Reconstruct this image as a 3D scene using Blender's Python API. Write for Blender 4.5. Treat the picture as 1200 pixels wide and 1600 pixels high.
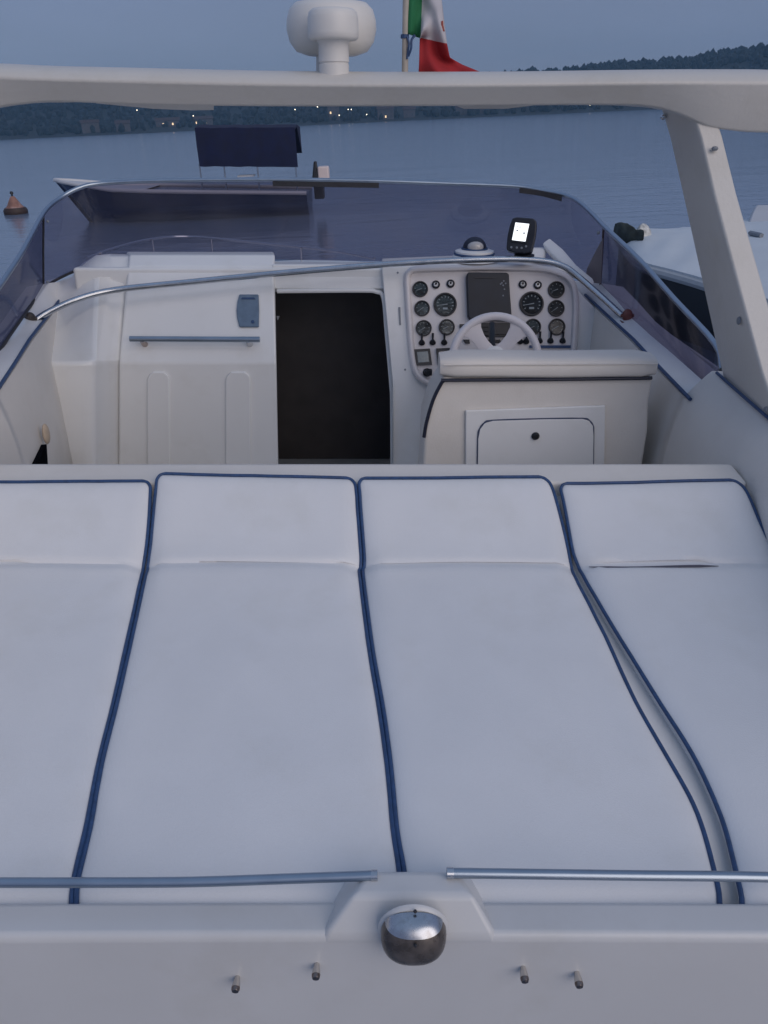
import bpy, bmesh, math, random
from mathutils import Vector, Matrix, noise
random.seed(7)
sc = bpy.context.scene
for o in list(bpy.data.objects):
    bpy.data.objects.remove(o)
COL = sc.collection
R = math.radians

# ------------------------------------------------------------------ camera, sky, sun, exposure
F, TH, HEEL, EYE = 1250.0, R(26.23), R(2.4), 2.4          # focal length in photo pixels, pitch, heel of the moored boat, eye height
HM = Matrix.Translation((0, 0, EYE)) @ Matrix.Rotation(HEEL, 4, 'Y')   # boat frame (eye point at its origin) -> world
cam_d = bpy.data.cameras.new('camera')
cam = bpy.data.objects.new('camera', cam_d); COL.objects.link(cam)
cam_d.sensor_fit = 'VERTICAL'; cam_d.sensor_height = 36.0; cam_d.lens = 36.0 * F / 1600.0
cam_d.clip_start = 0.05; cam_d.clip_end = 20000
cam.matrix_world = HM @ Matrix.Rotation(R(90) - TH, 4, 'X')
sc.camera = cam

SUN_EL, SUN_AZ = R(26), R(142)       # last light from astern on the starboard side
wd = bpy.data.worlds.new('World'); sc.world = wd; wd.use_nodes = True
wn = wd.node_tree; bg = wn.nodes['Background']
sky = wn.nodes.new('ShaderNodeTexSky'); sky.sky_type = 'NISHITA'; sky.sun_disc = False
sky.sun_elevation = SUN_EL; sky.sun_rotation = SUN_AZ
sky.air_density = 1.0; sky.dust_density = 0.6; sky.ozone_density = 2.5
# thin dusk overcast: dim purple-blue at the horizon, brighter overhead, over the clear sky
tcw = wn.nodes.new('ShaderNodeTexCoord'); sep = wn.nodes.new('ShaderNodeSeparateXYZ'); wn.links.new(tcw.outputs['Generated'], sep.inputs[0])
rw = wn.nodes.new('ShaderNodeValToRGB'); cr_ = rw.color_ramp
cr_.elements[0].position = 0.0; cr_.elements[0].color = (0.147, 0.181, 0.308, 1)
cr_.elements[1].position = 1.0; cr_.elements[1].color = (0.258, 0.350, 0.522, 1)
for p_, c_ in ((0.04, (0.147, 0.181, 0.308, 1)), (0.10, (0.162, 0.193, 0.316, 1)), (0.35, (0.195, 0.24, 0.395, 1))):
    e_ = cr_.elements.new(p_); e_.color = c_
wn.links.new(sep.outputs['Z'], rw.inputs[0])
cln = wn.nodes.new('ShaderNodeTexNoise'); cln.inputs['Scale'].default_value = 2.2; cln.inputs['Detail'].default_value = 4
cmp_w = wn.nodes.new('ShaderNodeMapping'); cmp_w.inputs['Scale'].default_value = (1, 1, 3.5); wn.links.new(tcw.outputs['Generated'], cmp_w.inputs[0]); wn.links.new(cmp_w.outputs[0], cln.inputs['Vector'])
clr = wn.nodes.new('ShaderNodeMapRange'); clr.inputs[1].default_value = 0.3; clr.inputs[2].default_value = 0.7; clr.inputs[3].default_value = 9.1; clr.inputs[4].default_value = 10.9
wn.links.new(cln.outputs[0], clr.inputs[0])
vs_ = wn.nodes.new('ShaderNodeVectorMath'); vs_.operation = 'SCALE'; wn.links.new(rw.outputs[0], vs_.inputs[0]); wn.links.new(clr.outputs[0], vs_.inputs['Scale'])
mxw = wn.nodes.new('ShaderNodeMix'); mxw.data_type = 'RGBA'; mxw.inputs[0].default_value = 0.88
wn.links.new(sky.outputs[0], mxw.inputs[6]); wn.links.new(vs_.outputs[0], mxw.inputs[7])
wn.links.new(mxw.outputs[2], bg.inputs['Color']); bg.inputs['Strength'].default_value = 0.10
sun_d = bpy.data.lights.new('sun', 'SUN'); sun_d.energy = 1.30; sun_d.angle = R(60); sun_d.color = (1.0, 0.875, 0.79)
sun = bpy.data.objects.new('sun', sun_d); COL.objects.link(sun)
sun.rotation_euler = Vector((math.sin(SUN_AZ) * math.cos(SUN_EL), math.cos(SUN_AZ) * math.cos(SUN_EL), math.sin(SUN_EL))).to_track_quat('Z', 'Y').to_euler()
sun.location = (0, -20, 20)
sc.view_settings.view_transform = 'Standard'; sc.view_settings.look = 'None'
sc.view_settings.exposure = 0.0; sc.view_settings.gamma = 1.0
sc.cycles.use_denoising = True
sc.cycles.max_bounces = 8; sc.cycles.transparent_max_bounces = 12

# ------------------------------------------------------------------ survey helpers: sight lines of the eye point
CT, ST = math.cos(TH), math.sin(TH)
def ray(px, py):
    u, v = (px - 600) / F, (800 - py) / F
    return Vector((u, CT + v * ST, -ST + v * CT))
def aY(px, py, Y):
    d = ray(px, py); return d * (Y / d.y)
def aZ(px, py, Z):
    d = ray(px, py); return d * (Z / d.z)
def aP(px, py, p, n):
    d = ray(px, py); return d * (p.dot(n) / d.dot(n))
RH = Matrix.Rotation(HEEL, 3, 'Y')
def wZ(px, py, z):
    d = RH @ ray(px, py); return Vector((0, 0, EYE)) + d * ((z - EYE) / d.z)
def wD(px, py, D):
    d = RH @ ray(px, py); return Vector((0, 0, EYE)) + d * (D / math.hypot(d.x, d.y))
def cx(Y): return 0.14 - 0.103 * Y              # the boat's centreline
def bx(x, Y, z): return Vector((x + cx(Y), Y, z))
def mir(p): return Vector((2 * cx(p.y) - p.x, p.y, p.z))
def lerp(a, b, t): return a + (b - a) * t
def interp(tab, x):
    if x <= tab[0][0]: return tab[0][1]
    for (a, p), (b, q) in zip(tab, tab[1:]):
        if x <= b: return lerp(p, q, (x - a) / (b - a))
    return tab[-1][1]
def smooth_path(pts, n=6):
    out = []
    P = [pts[0] * 2 - pts[1]] + list(pts) + [pts[-1] * 2 - pts[-2]]
    for i in range(1, len(P) - 2):
        for k in range(n):
            t = k / n; a, b, c, d = P[i - 1], P[i], P[i + 1], P[i + 2]
            out.append(0.5 * ((2 * b) + (c - a) * t + (2 * a - 5 * b + 4 * c - d) * t * t + (3 * b - a - 3 * c + d) * t ** 3))
    out.append(pts[-1].copy()); return out

# ------------------------------------------------------------------ materials
def mat(name, col, rough=0.5, metal=0.0, var=0.06, vscale=3.0, bump=0.0, bscale=60.0, coat=0.0, spec=0.5, emit=None, estr=0.0, wear=None, wscale=2.0, wamt=0.5):
    m = bpy.data.materials.new(name); m.use_nodes = True
    nt = m.node_tree; b = nt.nodes['Principled BSDF']
    tc = nt.nodes.new('ShaderNodeTexCoord')
    ns = nt.nodes.new('ShaderNodeTexNoise'); ns.inputs['Scale'].default_value = vscale; ns.inputs['Detail'].default_value = 5
    nt.links.new(tc.outputs['Object'], ns.inputs['Vector'])
    rp = nt.nodes.new('ShaderNodeValToRGB')
    rp.color_ramp.elements[0].position = 0.3; rp.color_ramp.elements[1].position = 0.7
    rp.color_ramp.elements[0].color = tuple(max(0, c * (1 - var)) for c in col) + (1,)
    rp.color_ramp.elements[1].color = tuple(min(1, c * (1 + var)) for c in col) + (1,)
    nt.links.new(ns.outputs[0], rp.inputs[0])
    out = rp.outputs[0]
    if wear:
        n2 = nt.nodes.new('ShaderNodeTexNoise'); n2.inputs['Scale'].default_value = wscale; n2.inputs['Detail'].default_value = 8; n2.inputs['Roughness'].default_value = 0.65
        nt.links.new(tc.outputs['Object'], n2.inputs['Vector'])
        r2 = nt.nodes.new('ShaderNodeValToRGB'); r2.color_ramp.elements[0].position = 0.52; r2.color_ramp.elements[1].position = 0.75
        r2.color_ramp.elements[1].color = (wamt, wamt, wamt, 1); r2.color_ramp.elements[0].color = (0, 0, 0, 1)
        nt.links.new(n2.outputs[0], r2.inputs[0])
        mx = nt.nodes.new('ShaderNodeMix'); mx.data_type = 'RGBA'
        nt.links.new(r2.outputs[0], mx.inputs[0]); nt.links.new(out, mx.inputs[6]); mx.inputs[7].default_value = tuple(wear) + (1,)
        out = mx.outputs[2]
    nt.links.new(out, b.inputs['Base Color'])
    b.inputs['Metallic'].default_value = metal
    b.inputs['Specular IOR Level'].default_value = spec
    b.inputs['Coat Weight'].default_value = coat; b.inputs['Coat Roughness'].default_value = 0.15
    mr = nt.nodes.new('ShaderNodeMapRange'); mr.inputs[3].default_value = max(0.02, rough - 0.07); mr.inputs[4].default_value = min(1, rough + 0.07)
    nt.links.new(ns.outputs[0], mr.inputs[0]); nt.links.new(mr.outputs[0], b.inputs['Roughness'])
    if bump:
        nb = nt.nodes.new('ShaderNodeTexNoise'); nb.inputs['Scale'].default_value = bscale; nb.inputs['Detail'].default_value = 4
        nt.links.new(tc.outputs['Object'], nb.inputs['Vector'])
        bp = nt.nodes.new('ShaderNodeBump'); bp.inputs['Strength'].default_value = bump; bp.inputs['Distance'].default_value = 0.01
        nt.links.new(nb.outputs[0], bp.inputs['Height']); nt.links.new(bp.outputs[0], b.inputs['Normal'])
    if emit:
        b.inputs['Emission Color'].default_value = tuple(emit) + (1,); b.inputs['Emission Strength'].default_value = estr
    return m

GEL = mat('gelcoat_white', (0.80, 0.80, 0.79), 0.32, var=0.03, vscale=2.0, bump=0.02, bscale=25, coat=0.2, wear=(0.60, 0.58, 0.52), wscale=3.0, wamt=0.35)
TGEL = mat('aged_transom_gelcoat', (0.61, 0.61, 0.605), 0.35, var=0.04, vscale=2.5, bump=0.03, bscale=30, coat=0.2, wear=(0.50, 0.48, 0.44), wscale=2.2, wamt=0.5)
CREAM = mat('cream_vinyl', (0.74, 0.70, 0.645), 0.5, var=0.04, vscale=4, bump=0.10, bscale=180, wear=(0.60, 0.55, 0.48), wscale=5, wamt=0.3)
CUSH = mat('cushion_vinyl', (0.735, 0.735, 0.735), 0.43, var=0.025, vscale=5, bump=0.10, bscale=260, wear=(0.62, 0.61, 0.57), wscale=3.2, wamt=0.40)
NAVY = mat('navy_piping', (0.026, 0.066, 0.165), 0.5, var=0.2, vscale=60, bump=0.2, bscale=400)
DNAVY = mat('dark_navy_piping', (0.012, 0.016, 0.035), 0.5, var=0.2, vscale=60)
STEEL = mat('stainless_steel', (0.55, 0.57, 0.60), 0.22, 1.0, var=0.08, vscale=20, wear=(0.35, 0.33, 0.30), wscale=40, wamt=0.4)
CHROME = mat('chrome', (0.60, 0.58, 0.56), 0.10, 1.0, var=0.05, vscale=30, wear=(0.3, 0.26, 0.22), wscale=45, wamt=0.35)
ALU = mat('anodised_aluminium', (0.36, 0.42, 0.49), 0.33, 1.0, var=0.06, vscale=15)
BLACK = mat('black_plastic', (0.012, 0.013, 0.018), 0.35, var=0.2, vscale=30)
RUBBER = mat('dark_rubber', (0.03, 0.03, 0.035), 0.6, var=0.2, vscale=40)
GRIP = mat('weathered_black_fitting', (0.05, 0.04, 0.035), 0.55, var=0.4, vscale=60, bump=0.4, bscale=150)
RUST = mat('rusty_red_fitting', (0.16, 0.05, 0.04), 0.5, var=0.4, vscale=60)
DIAL = mat('gauge_face', (0.10, 0.145, 0.165), 0.12, var=0.25, vscale=25, coat=0.8)
DIALD = mat('gauge_face_dark', (0.035, 0.048, 0.062), 0.12, var=0.25, vscale=25, coat=0.8)
MARK = mat('gauge_marks', (0.26, 0.31, 0.34), 0.4, var=0.1)
GREY = mat('grey_trim', (0.20, 0.22, 0.25), 0.45, var=0.08, vscale=20)
BLUEGREY = mat('blue_grey_panel', (0.13, 0.19, 0.27), 0.35, var=0.12, vscale=25)
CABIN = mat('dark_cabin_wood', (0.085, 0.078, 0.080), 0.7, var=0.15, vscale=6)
ARCH = mat('arch_gelcoat', (0.61, 0.585, 0.54), 0.38, var=0.03, vscale=2, bump=0.12, bscale=70, wear=(0.50, 0.47, 0.40), wscale=5, wamt=0.45)
DOME = mat('radome_plastic', (0.72, 0.70, 0.66), 0.4, var=0.02, vscale=8)
TAN = mat('tan_leather', (0.50, 0.40, 0.30), 0.6, var=0.1, vscale=30)

def glass_mat(name, tint, refl=1.0):
    m = bpy.data.materials.new(name); m.use_nodes = True; nt = m.node_tree
    nt.nodes.remove(nt.nodes['Principled BSDF']); out = nt.nodes['Material Output']
    tr = nt.nodes.new('ShaderNodeBsdfTransparent'); tr.inputs[0].default_value = tuple(tint) + (1,)
    gl = nt.nodes.new('ShaderNodeBsdfGlossy'); gl.inputs['Roughness'].default_value = 0.10; gl.inputs[0].default_value = (0.9, 0.9, 0.95, 1)
    df = nt.nodes.new('ShaderNodeBsdfDiffuse'); df.inputs[0].default_value = (0.21, 0.20, 0.235, 1)
    tc = nt.nodes.new('ShaderNodeTexCoord'); ns = nt.nodes.new('ShaderNodeTexNoise'); ns.inputs['Scale'].default_value = 3.5; ns.inputs['Detail'].default_value = 6
    nt.links.new(tc.outputs['Object'], ns.inputs['Vector'])
    mr = nt.nodes.new('ShaderNodeMapRange'); mr.inputs[1].default_value = 0.35; mr.inputs[2].default_value = 0.75; mr.inputs[3].default_value = 0.05; mr.inputs[4].default_value = 0.20
    nt.links.new(ns.outputs[0], mr.inputs[0])
    fr = nt.nodes.new('ShaderNodeLayerWeight'); fr.inputs[0].default_value = 0.5
    pw_ = nt.nodes.new('ShaderNodeMath'); pw_.operation = 'POWER'; pw_.inputs[1].default_value = 4.0; nt.links.new(fr.outputs['Facing'], pw_.inputs[0])
    ml = nt.nodes.new('ShaderNodeMath'); ml.operation = 'MULTIPLY_ADD'; ml.inputs[1].default_value = 0.35 * refl; ml.inputs[2].default_value = 0.05
    nt.links.new(pw_.outputs[0], ml.inputs[0])
    m0 = nt.nodes.new('ShaderNodeMixShader'); nt.links.new(mr.outputs[0], m0.inputs[0]); nt.links.new(tr.outputs[0], m0.inputs[1]); nt.links.new(df.outputs[0], m0.inputs[2])
    m1 = nt.nodes.new('ShaderNodeMixShader'); nt.links.new(ml.outputs[0], m1.inputs[0]); nt.links.new(m0.outputs[0], m1.inputs[1]); nt.links.new(gl.outputs[0], m1.inputs[2])
    nt.links.new(m1.outputs[0], out.inputs[0]); return m
GLASS = glass_mat('smoked_acrylic', (0.44, 0.415, 0.50))
GLASS_SIDE = glass_mat('smoked_side_acrylic', (0.17, 0.165, 0.235))

# ------------------------------------------------------------------ mesh helpers
OFF = {}; BOAT = []
class MB:
    def __init__(s): s.v, s.f, s.m = [], [], []
    def add(s, vs, fs, mi=0):
        o = len(s.v); s.v += [Vector(p) for p in vs]; s.f += [[i + o for i in f] for f in fs]; s.m += [mi] * len(fs); return s
    def loft(s, rings, mi=0, closed=True, caps=True, loop=False):
        n = len(rings[0]); vs = [p for r in rings for p in r]; fs = []
        for i in range(len(rings) - (0 if loop else 1)):
            j2 = (i + 1) % len(rings)
            for k in range(n if closed else n - 1):
                k2 = (k + 1) % n; fs.append([i * n + k, i * n + k2, j2 * n + k2, j2 * n + k])
        if caps and not loop and closed:
            fs.append(list(range(n))[::-1]); fs.append([(len(rings) - 1) * n + k for k in range(n)])
        return s.add(vs, fs, mi)
    def prism(s, out, ext, mi=0): return s.loft([[Vector(p) for p in out], [Vector(p) + ext for p in out]], mi)
    def box(s, a, b, mi=0):
        return s.prism([(a[0], a[1], a[2]), (b[0], a[1], a[2]), (b[0], b[1], a[2]), (a[0], b[1], a[2])], Vector((0, 0, b[2] - a[2])), mi)
    def tube(s, path, r, n=10, mi=0, caps=True, loop=False):
        path = [Vector(p) for p in path]; rings = []; up = None; L = len(path)
        for i, p in enumerate(path):
            a = path[(i - 1) % L] if (loop or i > 0) else p; b = path[(i + 1) % L] if (loop or i < L - 1) else p
            t = (b - a).normalized()
            if up is None:
                up = Vector((0, 0, 1)) if abs(t.z) < 0.9 else Vector((1, 0, 0))
            up = (up - t * up.dot(t)).normalized(); sd = t.cross(up)
            rr = r[i] if isinstance(r, (list, tuple)) else r
            rings.append([p + (up * math.cos(2 * math.pi * k / n) + sd * math.sin(2 * math.pi * k / n)) * rr for k in range(n)])
        return s.loft(rings, mi, True, caps, loop)
    def lathe(s, prof, o, ax, n=24, mi=0):
        o, ax = Vector(o), Vector(ax).normalized(); e = ax.orthogonal().normalized(); f = ax.cross(e)
        rings = [[o + ax * h + (e * math.cos(2 * math.pi * k / n) + f * math.sin(2 * math.pi * k / n)) * max(r, 1e-4) for k in range(n)] for r, h in prof]
        return s.loft(rings, mi)
    def grid(s, rows, mi=0): return s.loft(rows, mi, closed=False, caps=False)
    def ball(s, o, rad, n=16, mi=0, pw=1.0):
        o = Vector(o); rx, ry, rz = rad if isinstance(rad, (tuple, list)) else (rad,) * 3
        g = lambda v: math.copysign(abs(v) ** pw, v)
        rings = [[o + Vector((rx * g(math.cos(a)) * g(math.cos(2 * math.pi * k / n)), ry * g(math.cos(a)) * g(math.sin(2 * math.pi * k / n)), rz * g(math.sin(a)))) for k in range(n)]
                 for a in [(-0.499 + 0.998 * i / (n // 2)) * math.pi for i in range(n // 2 + 1)]]
        return s.loft(rings, mi)
    def build(s, name, mats, parent=None, loc=None, bevel=0.0, seg=3, angle=38, sub=0, solid=0.0):
        off = OFF[parent.name] if parent else Vector(loc or (0, 0, 0))
        me = bpy.data.meshes.new(name)
        me.from_pydata([tuple(p - off) for p in s.v], [], s.f)
        for m in (mats if isinstance(mats, (list, tuple)) else [mats]): me.materials.append(m)
        me.polygons.foreach_set('material_index', s.m)
        bm = bmesh.new(); bm.from_mesh(me); bmesh.ops.recalc_face_normals(bm, faces=bm.faces); bm.to_mesh(me); bm.free()
        me.polygons.foreach_set('use_smooth', [True] * len(me.polygons))
        me.set_sharp_from_angle(angle=R(angle))
        o = bpy.data.objects.new(name, me); COL.objects.link(o)
        OFF[o.name] = off
        if parent: o.parent = parent
        else: o.location = off
        if solid:
            md = o.modifiers.new('thickness', 'SOLIDIFY'); md.thickness = solid; md.offset = 0
        if bevel:
            md = o.modifiers.new('bevel', 'BEVEL'); md.width = bevel; md.segments = seg; md.limit_method = 'ANGLE'; md.angle_limit = R(30); md.harden_normals = True
        if sub:
            md = o.modifiers.new('subdivision', 'SUBSURF'); md.levels = md.render_levels = sub
        return o
def tag(o, label, cat, group=None, boat=True):
    o['label'] = label; o['category'] = cat
    if group: o['group'] = group
    if boat: BOAT.append(o)
    return o
def thing(name, label, cat, loc, group=None, boat=True):
    o = bpy.data.objects.new(name, None); COL.objects.link(o); o.empty_display_size = 0.1
    o.location = loc; OFF[o.name] = Vector(loc)
    return tag(o, label, cat, group, boat)
def dup(o, parent, delta):
    c = o.copy(); COL.objects.link(c); c.parent = parent; c.location = o.location + delta; OFF[c.name] = OFF[o.name] + delta; return c
X, Y_, Z = Vector((1, 0, 0)), Vector((0, 1, 0)), Vector((0, 0, 1))

# ------------------------------------------------------------------ water, hill, far shore
def water_mat():
    m = bpy.data.materials.new('lake_water'); m.use_nodes = True; nt = m.node_tree; b = nt.nodes['Principled BSDF']
    b.inputs['Base Color'].default_value = (0.165, 0.225, 0.315, 1); b.inputs['Roughness'].default_value = 0.15; b.inputs['IOR'].default_value = 1.55
    tc = nt.nodes.new('ShaderNodeTexCoord'); mp = nt.nodes.new('ShaderNodeMapping'); mp.inputs['Scale'].default_value = (0.55, 1.5, 1)
    nt.links.new(tc.outputs['Object'], mp.inputs[0])
    n1 = nt.nodes.new('ShaderNodeTexNoise'); n1.inputs['Scale'].default_value = 1.3; n1.inputs['Detail'].default_value = 4
    n2 = nt.nodes.new('ShaderNodeTexNoise'); n2.inputs['Scale'].default_value = 0.12; n2.inputs['Detail'].default_value = 3
    nt.links.new(mp.outputs[0], n1.inputs['Vector']); nt.links.new(mp.outputs[0], n2.inputs['Vector'])
    ad = nt.nodes.new('ShaderNodeMath'); ad.operation = 'MULTIPLY_ADD'; ad.inputs[1].default_value = 2.0
    nt.links.new(n2.outputs[0], ad.inputs[0]); nt.links.new(n1.outputs[0], ad.inputs[2])
    bp = nt.nodes.new('ShaderNodeBump'); bp.inputs['Strength'].default_value = 0.36; bp.inputs['Distance'].default_value = 0.06
    nt.links.new(ad.outputs[0], bp.inputs['Height']); nt.links.new(bp.outputs[0], b.inputs['Normal'])
    return m
w = MB(); N = 96
for r0, r1 in ((0, 4), (4, 40), (40, 400), (400, 6000)):
    a = [Vector((r0 * math.cos(2 * math.pi * k / N), r0 * math.sin(2 * math.pi * k / N), 0)) for k in range(N)]
    b = [Vector((r1 * math.cos(2 * math.pi * k / N), r1 * math.sin(2 * math.pi * k / N), 0)) for k in range(N)]
    if r0 == 0: w.add(b, [list(range(N))])
    else: w.loft([a, b], caps=False)
o = w.build('water', water_mat()); o['kind'] = 'structure'

D0 = 600.0
def az_of(px): d = RH @ ray(px, 190); return math.atan2(d.x, d.y)
RIDGE = [(-1.3, 20), (az_of(0), 27), (az_of(400), 29), (az_of(600), 34), (az_of(800), 33), (az_of(960), 35.5), (az_of(1060), 37), (az_of(1130), 40.5), (az_of(1200), 42), (1.3, 46)]
def ridge_h(a): return interp(RIDGE, a) + 1.6 * noise.noise(Vector((a * 14, 0, 0))) + 1.2 * noise.noise(Vector((a * 60, 5, 0)))
def shore_r(a): return D0 + 14 * noise.noise(Vector((a * 9, 3.3, 0)))
hill_rows = []
prof = [(-8, -1.5), (0, 0.3), (6, 1.0), (30, 3.0), (70, 12), (110, 24), (150, None), (230, None), (500, -2)]
for i in range(241):
    a = -1.3 + 2.6 * i / 240; row = []
    for dr, h in prof:
        rr = shore_r(a) + dr; H = ridge_h(a) - 5
        z = H if h is None else (h if h < 3.5 else h / 30 * H)
        if 3.5 < z: z += 2.0 * noise.noise(Vector((a * 20, dr * 0.02, 1.0)))
        row.append(Vector((rr * math.sin(a), rr * math.cos(a), z)))
    hill_rows.append(row)
HILL = mat('hillside_undergrowth', (0.010, 0.015, 0.018), 0.9, var=0.4, vscale=0.05)
o = MB().grid(hill_rows).build('hill', HILL); o['kind'] = 'structure'

def leaf_mat():
    m = mat('distant_foliage', (0.005, 0.012, 0.018), 0.9, var=0.3, vscale=0.25, bump=0.0)
    return m
ico = bmesh.new(); bmesh.ops.create_icosphere(ico, subdivisions=1, radius=1)
ICV = [v.co.copy() for v in ico.verts]; ICF = [[v.index for v in f.verts] for f in ico.faces]; ico.free()
fw = MB(); rnd = random.Random(3)
for i in range(5200):
    a = rnd.uniform(-0.60, 0.62)
    dr = rnd.choice((rnd.uniform(8, 150), rnd.uniform(105, 155)))
    h = interp([(0, .3), (6, 1), (30, 3), (70, .40 * (ridge_h(a) - 5)), (110, .8 * (ridge_h(a) - 5)), (150, ridge_h(a) - 5), (230, ridge_h(a) - 5)], dr)
    rr = shore_r(a) + dr; s_ = rnd.uniform(1.2, 2.7); c = Vector((rr * math.sin(a), rr * math.cos(a), h + s_ * 0.9)); sd = rnd.uniform(0, 90)
    st = rnd.uniform(0.9, 1.5)
    fw.add([c + Vector((p.x, p.y, p.z * st)) * s_ * (1 + 0.55 * noise.noise(p * 1.9 + Vector((sd, 0, 0)))) for p in ICV], ICF)
o = fw.build('distant_forest', leaf_mat(), angle=25); o['kind'] = 'stuff'
o['label'] = 'dark wooded hillside along the far shore'; o['category'] = 'forest'

WALLM = mat('pale_render_wall', (0.075, 0.07, 0.08), 0.9, var=0.1, vscale=0.3); ROOFM = mat('terracotta_roof', (0.05, 0.03, 0.028), 0.9, var=0.2, vscale=0.5)
LIT = mat('lit_window', (0.5, 0.4, 0.25), 0.5, emit=(1.0, 0.72, 0.40), estr=1.3); DARKW = mat('unlit_window', (0.03, 0.035, 0.045), 0.3)
LAMPM = mat('lamp_globe', (0.9, 0.85, 0.7), 0.4, emit=(1.0, 0.86, 0.62), estr=4.0); POLEM = mat('lamp_post_paint', (0.05, 0.05, 0.05), 0.6)
def house(px, wdt, hgt, dr, lit, label, long=False):
    a = az_of(px); rr = shore_r(a) + dr; c = Vector((rr * math.sin(a), rr * math.cos(a), interp([(0, .3), (6, 1), (30, 3), (70, 10)], dr)))
    t = thing('shore_house', label, 'house', c, 'houses on the far shore', boat=False)
    e = Vector((math.cos(a), -math.sin(a), 0)); f = Vector((math.sin(a), math.cos(a), 0)); dp = 7.0
    def q(u, v, z): return c + e * u + f * v + Z * z
    MB().prism([q(-wdt / 2, 0, -1), q(wdt / 2, 0, -1), q(wdt / 2, dp, -1), q(-wdt / 2, dp, -1)], Z * (hgt + 1)).build('wall', WALLM, t)
    ov = 0.5
    MB().loft([[q(x_, -ov, hgt), q(x_, dp / 2, hgt + 1.9), q(x_, dp + ov, hgt)] for x_ in (-wdt / 2 - ov, wdt / 2 + ov)]).build('roof', ROOFM, t)
    nx = max(2, int(wdt / 3.2)); k = 0
    for st in range(max(1, int(hgt / 3))):
        for i in range(nx):
            x_ = -wdt / 2 + wdt * (i + 0.5) / nx; z_ = 1.1 + 3 * st
            MB().prism([q(x_ - .5, -0.06, z_), q(x_ + .5, -0.06, z_), q(x_ + .5, -0.06, z_ + 1.3), q(x_ - .5, -0.06, z_ + 1.3)], f * 0.1).build('window', LIT if k in lit else DARKW, t); k += 1
house(262, 16, 4.0, 30, {1, 3}, 'low pale house with two lit windows on the far shore, left of the blue canopy')
house(318, 13, 4.0, 30, {0, 1, 2}, 'low pale house with every window lit on the far shore, above the blue canopy')
house(140, 11, 6.0, 12, set(), 'unlit two storey house on the far shore, leftmost of the houses')
house(191, 9, 5.0, 10, set(), 'small unlit house on the far shore, second from the left edge')
house(522, 8, 10.0, 22, {2}, 'tall pale narrow house on the far shore under the radar dome')
house(603, 11, 6.5, 10, {1}, 'two storey house on the far shore, just left of the flag pole')
house(640, 8, 5.0, 16, set(), 'small unlit house on the far shore right of the flag pole')
house(735, 20, 4.0, 18, set(), 'long low unlit building on the far shore under the red part of the flag')
def lamp(px, py, label):
    a = az_of(px); rr = shore_r(a) + 4; p = wD(px, py, rr); b = Vector((p.x, p.y, 0.5))
    t = thing('shore_lamp', label, 'lamp', b, 'lamps along the far shore', boat=False)
    MB().tube([b, Vector((p.x, p.y, p.z - 0.3))], 0.09, 6).build('post', POLEM, t)
    MB().ball(p, 0.32, 8).build('globe', LAMPM, t)
for px, py, lb in ((214, 172, 'brightest lamp on the far shore, leftmost of the row'), (302, 181, 'shore lamp just above the left end of the blue canopy'), (461, 171, 'shore lamp left of the tall pale house'),
                   (496, 167, 'shore lamp hanging close under the arch left of the tall house'), (544, 171, 'left one of a close pair of shore lamps'), (549, 171, 'right one of a close pair of shore lamps'),
                   (530, 180, 'low shore lamp beside the foot of the tall pale house'), (573, 179, 'low shore lamp right of the close pair'), (922, 164, 'lone shore lamp near the right arch leg')):
    lamp(px, py, lb)

# ------------------------------------------------------------------ the motorboat the photograph was taken from
boat = thing('motorboat', 'white open motor cruiser seen from its stern with radar arch, windscreen and sun pad', 'boat', (0.0, 1.0, -2.4))

# hull and foredeck
def half_beam(Y): return interp([(0.9, 1.66), (5.2, 1.68), (6.5, 1.45), (7.6, 1.05), (8.6, 0.5), (9.2, 0.04)], Y)
def sheer(Y): return interp([(0.9, -0.905), (3.04, -0.905), (3.2, -0.99), (4.6, -0.93), (5.2, -0.96), (7, -1.2), (9.2, -1.42)], Y)
h = MB(); rings = []
for i in range(26):
    Y = 0.99 + 8.2 * i / 25; hb = half_beam(Y); s_ = sheer(Y)
    rings.append([bx(-hb, Y, s_), bx(-hb * 0.97, Y, -1.5), bx(-hb * 0.86, Y, -2.2), bx(-hb * 0.5, Y, -2.7), bx(0, Y, -2.85), bx(hb * 0.5, Y, -2.7), bx(hb * 0.86, Y, -2.2), bx(hb * 0.97, Y, -1.5), bx(hb, Y, s_)])
h.loft(rings, closed=False, caps=False)
h.build('hull', GEL, boat, solid=0.02)
fd = MB(); rows = []
for i in range(12):
    Y = 5.15 + 4.02 * i / 11; hb = half_beam(Y); rows.append([bx(hb * k / 6, Y, sheer(Y) + 0.10 * (1 - (k / 6) ** 2) * min(1, (9.2 - Y) / 2)) for k in range(-6, 7)])
fd.grid(rows); fd.build('foredeck', GEL, boat, solid=0.02)
br = MB()
pth = smooth_path([aY(136, 404, 5.9), aY(175, 389, 6.5), aY(235, 374, 7.2), aY(300, 370, 7.5), aY(420, 381, 7.2), aY(520, 392, 6.8), aY(585, 404, 6.4)], 6)
br.tube(pth, 0.011, 8)
for px, py, Yq in ((158, 394, 6.2), (238, 374, 7.2), (330, 373, 7.45), (470, 387, 7.0)):
    p = aY(px, py, Yq); br.tube([p, Vector((p.x, p.y, p.z - 0.28))], 0.008, 8)
br.build('bow_rail', STEEL, boat)

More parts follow.
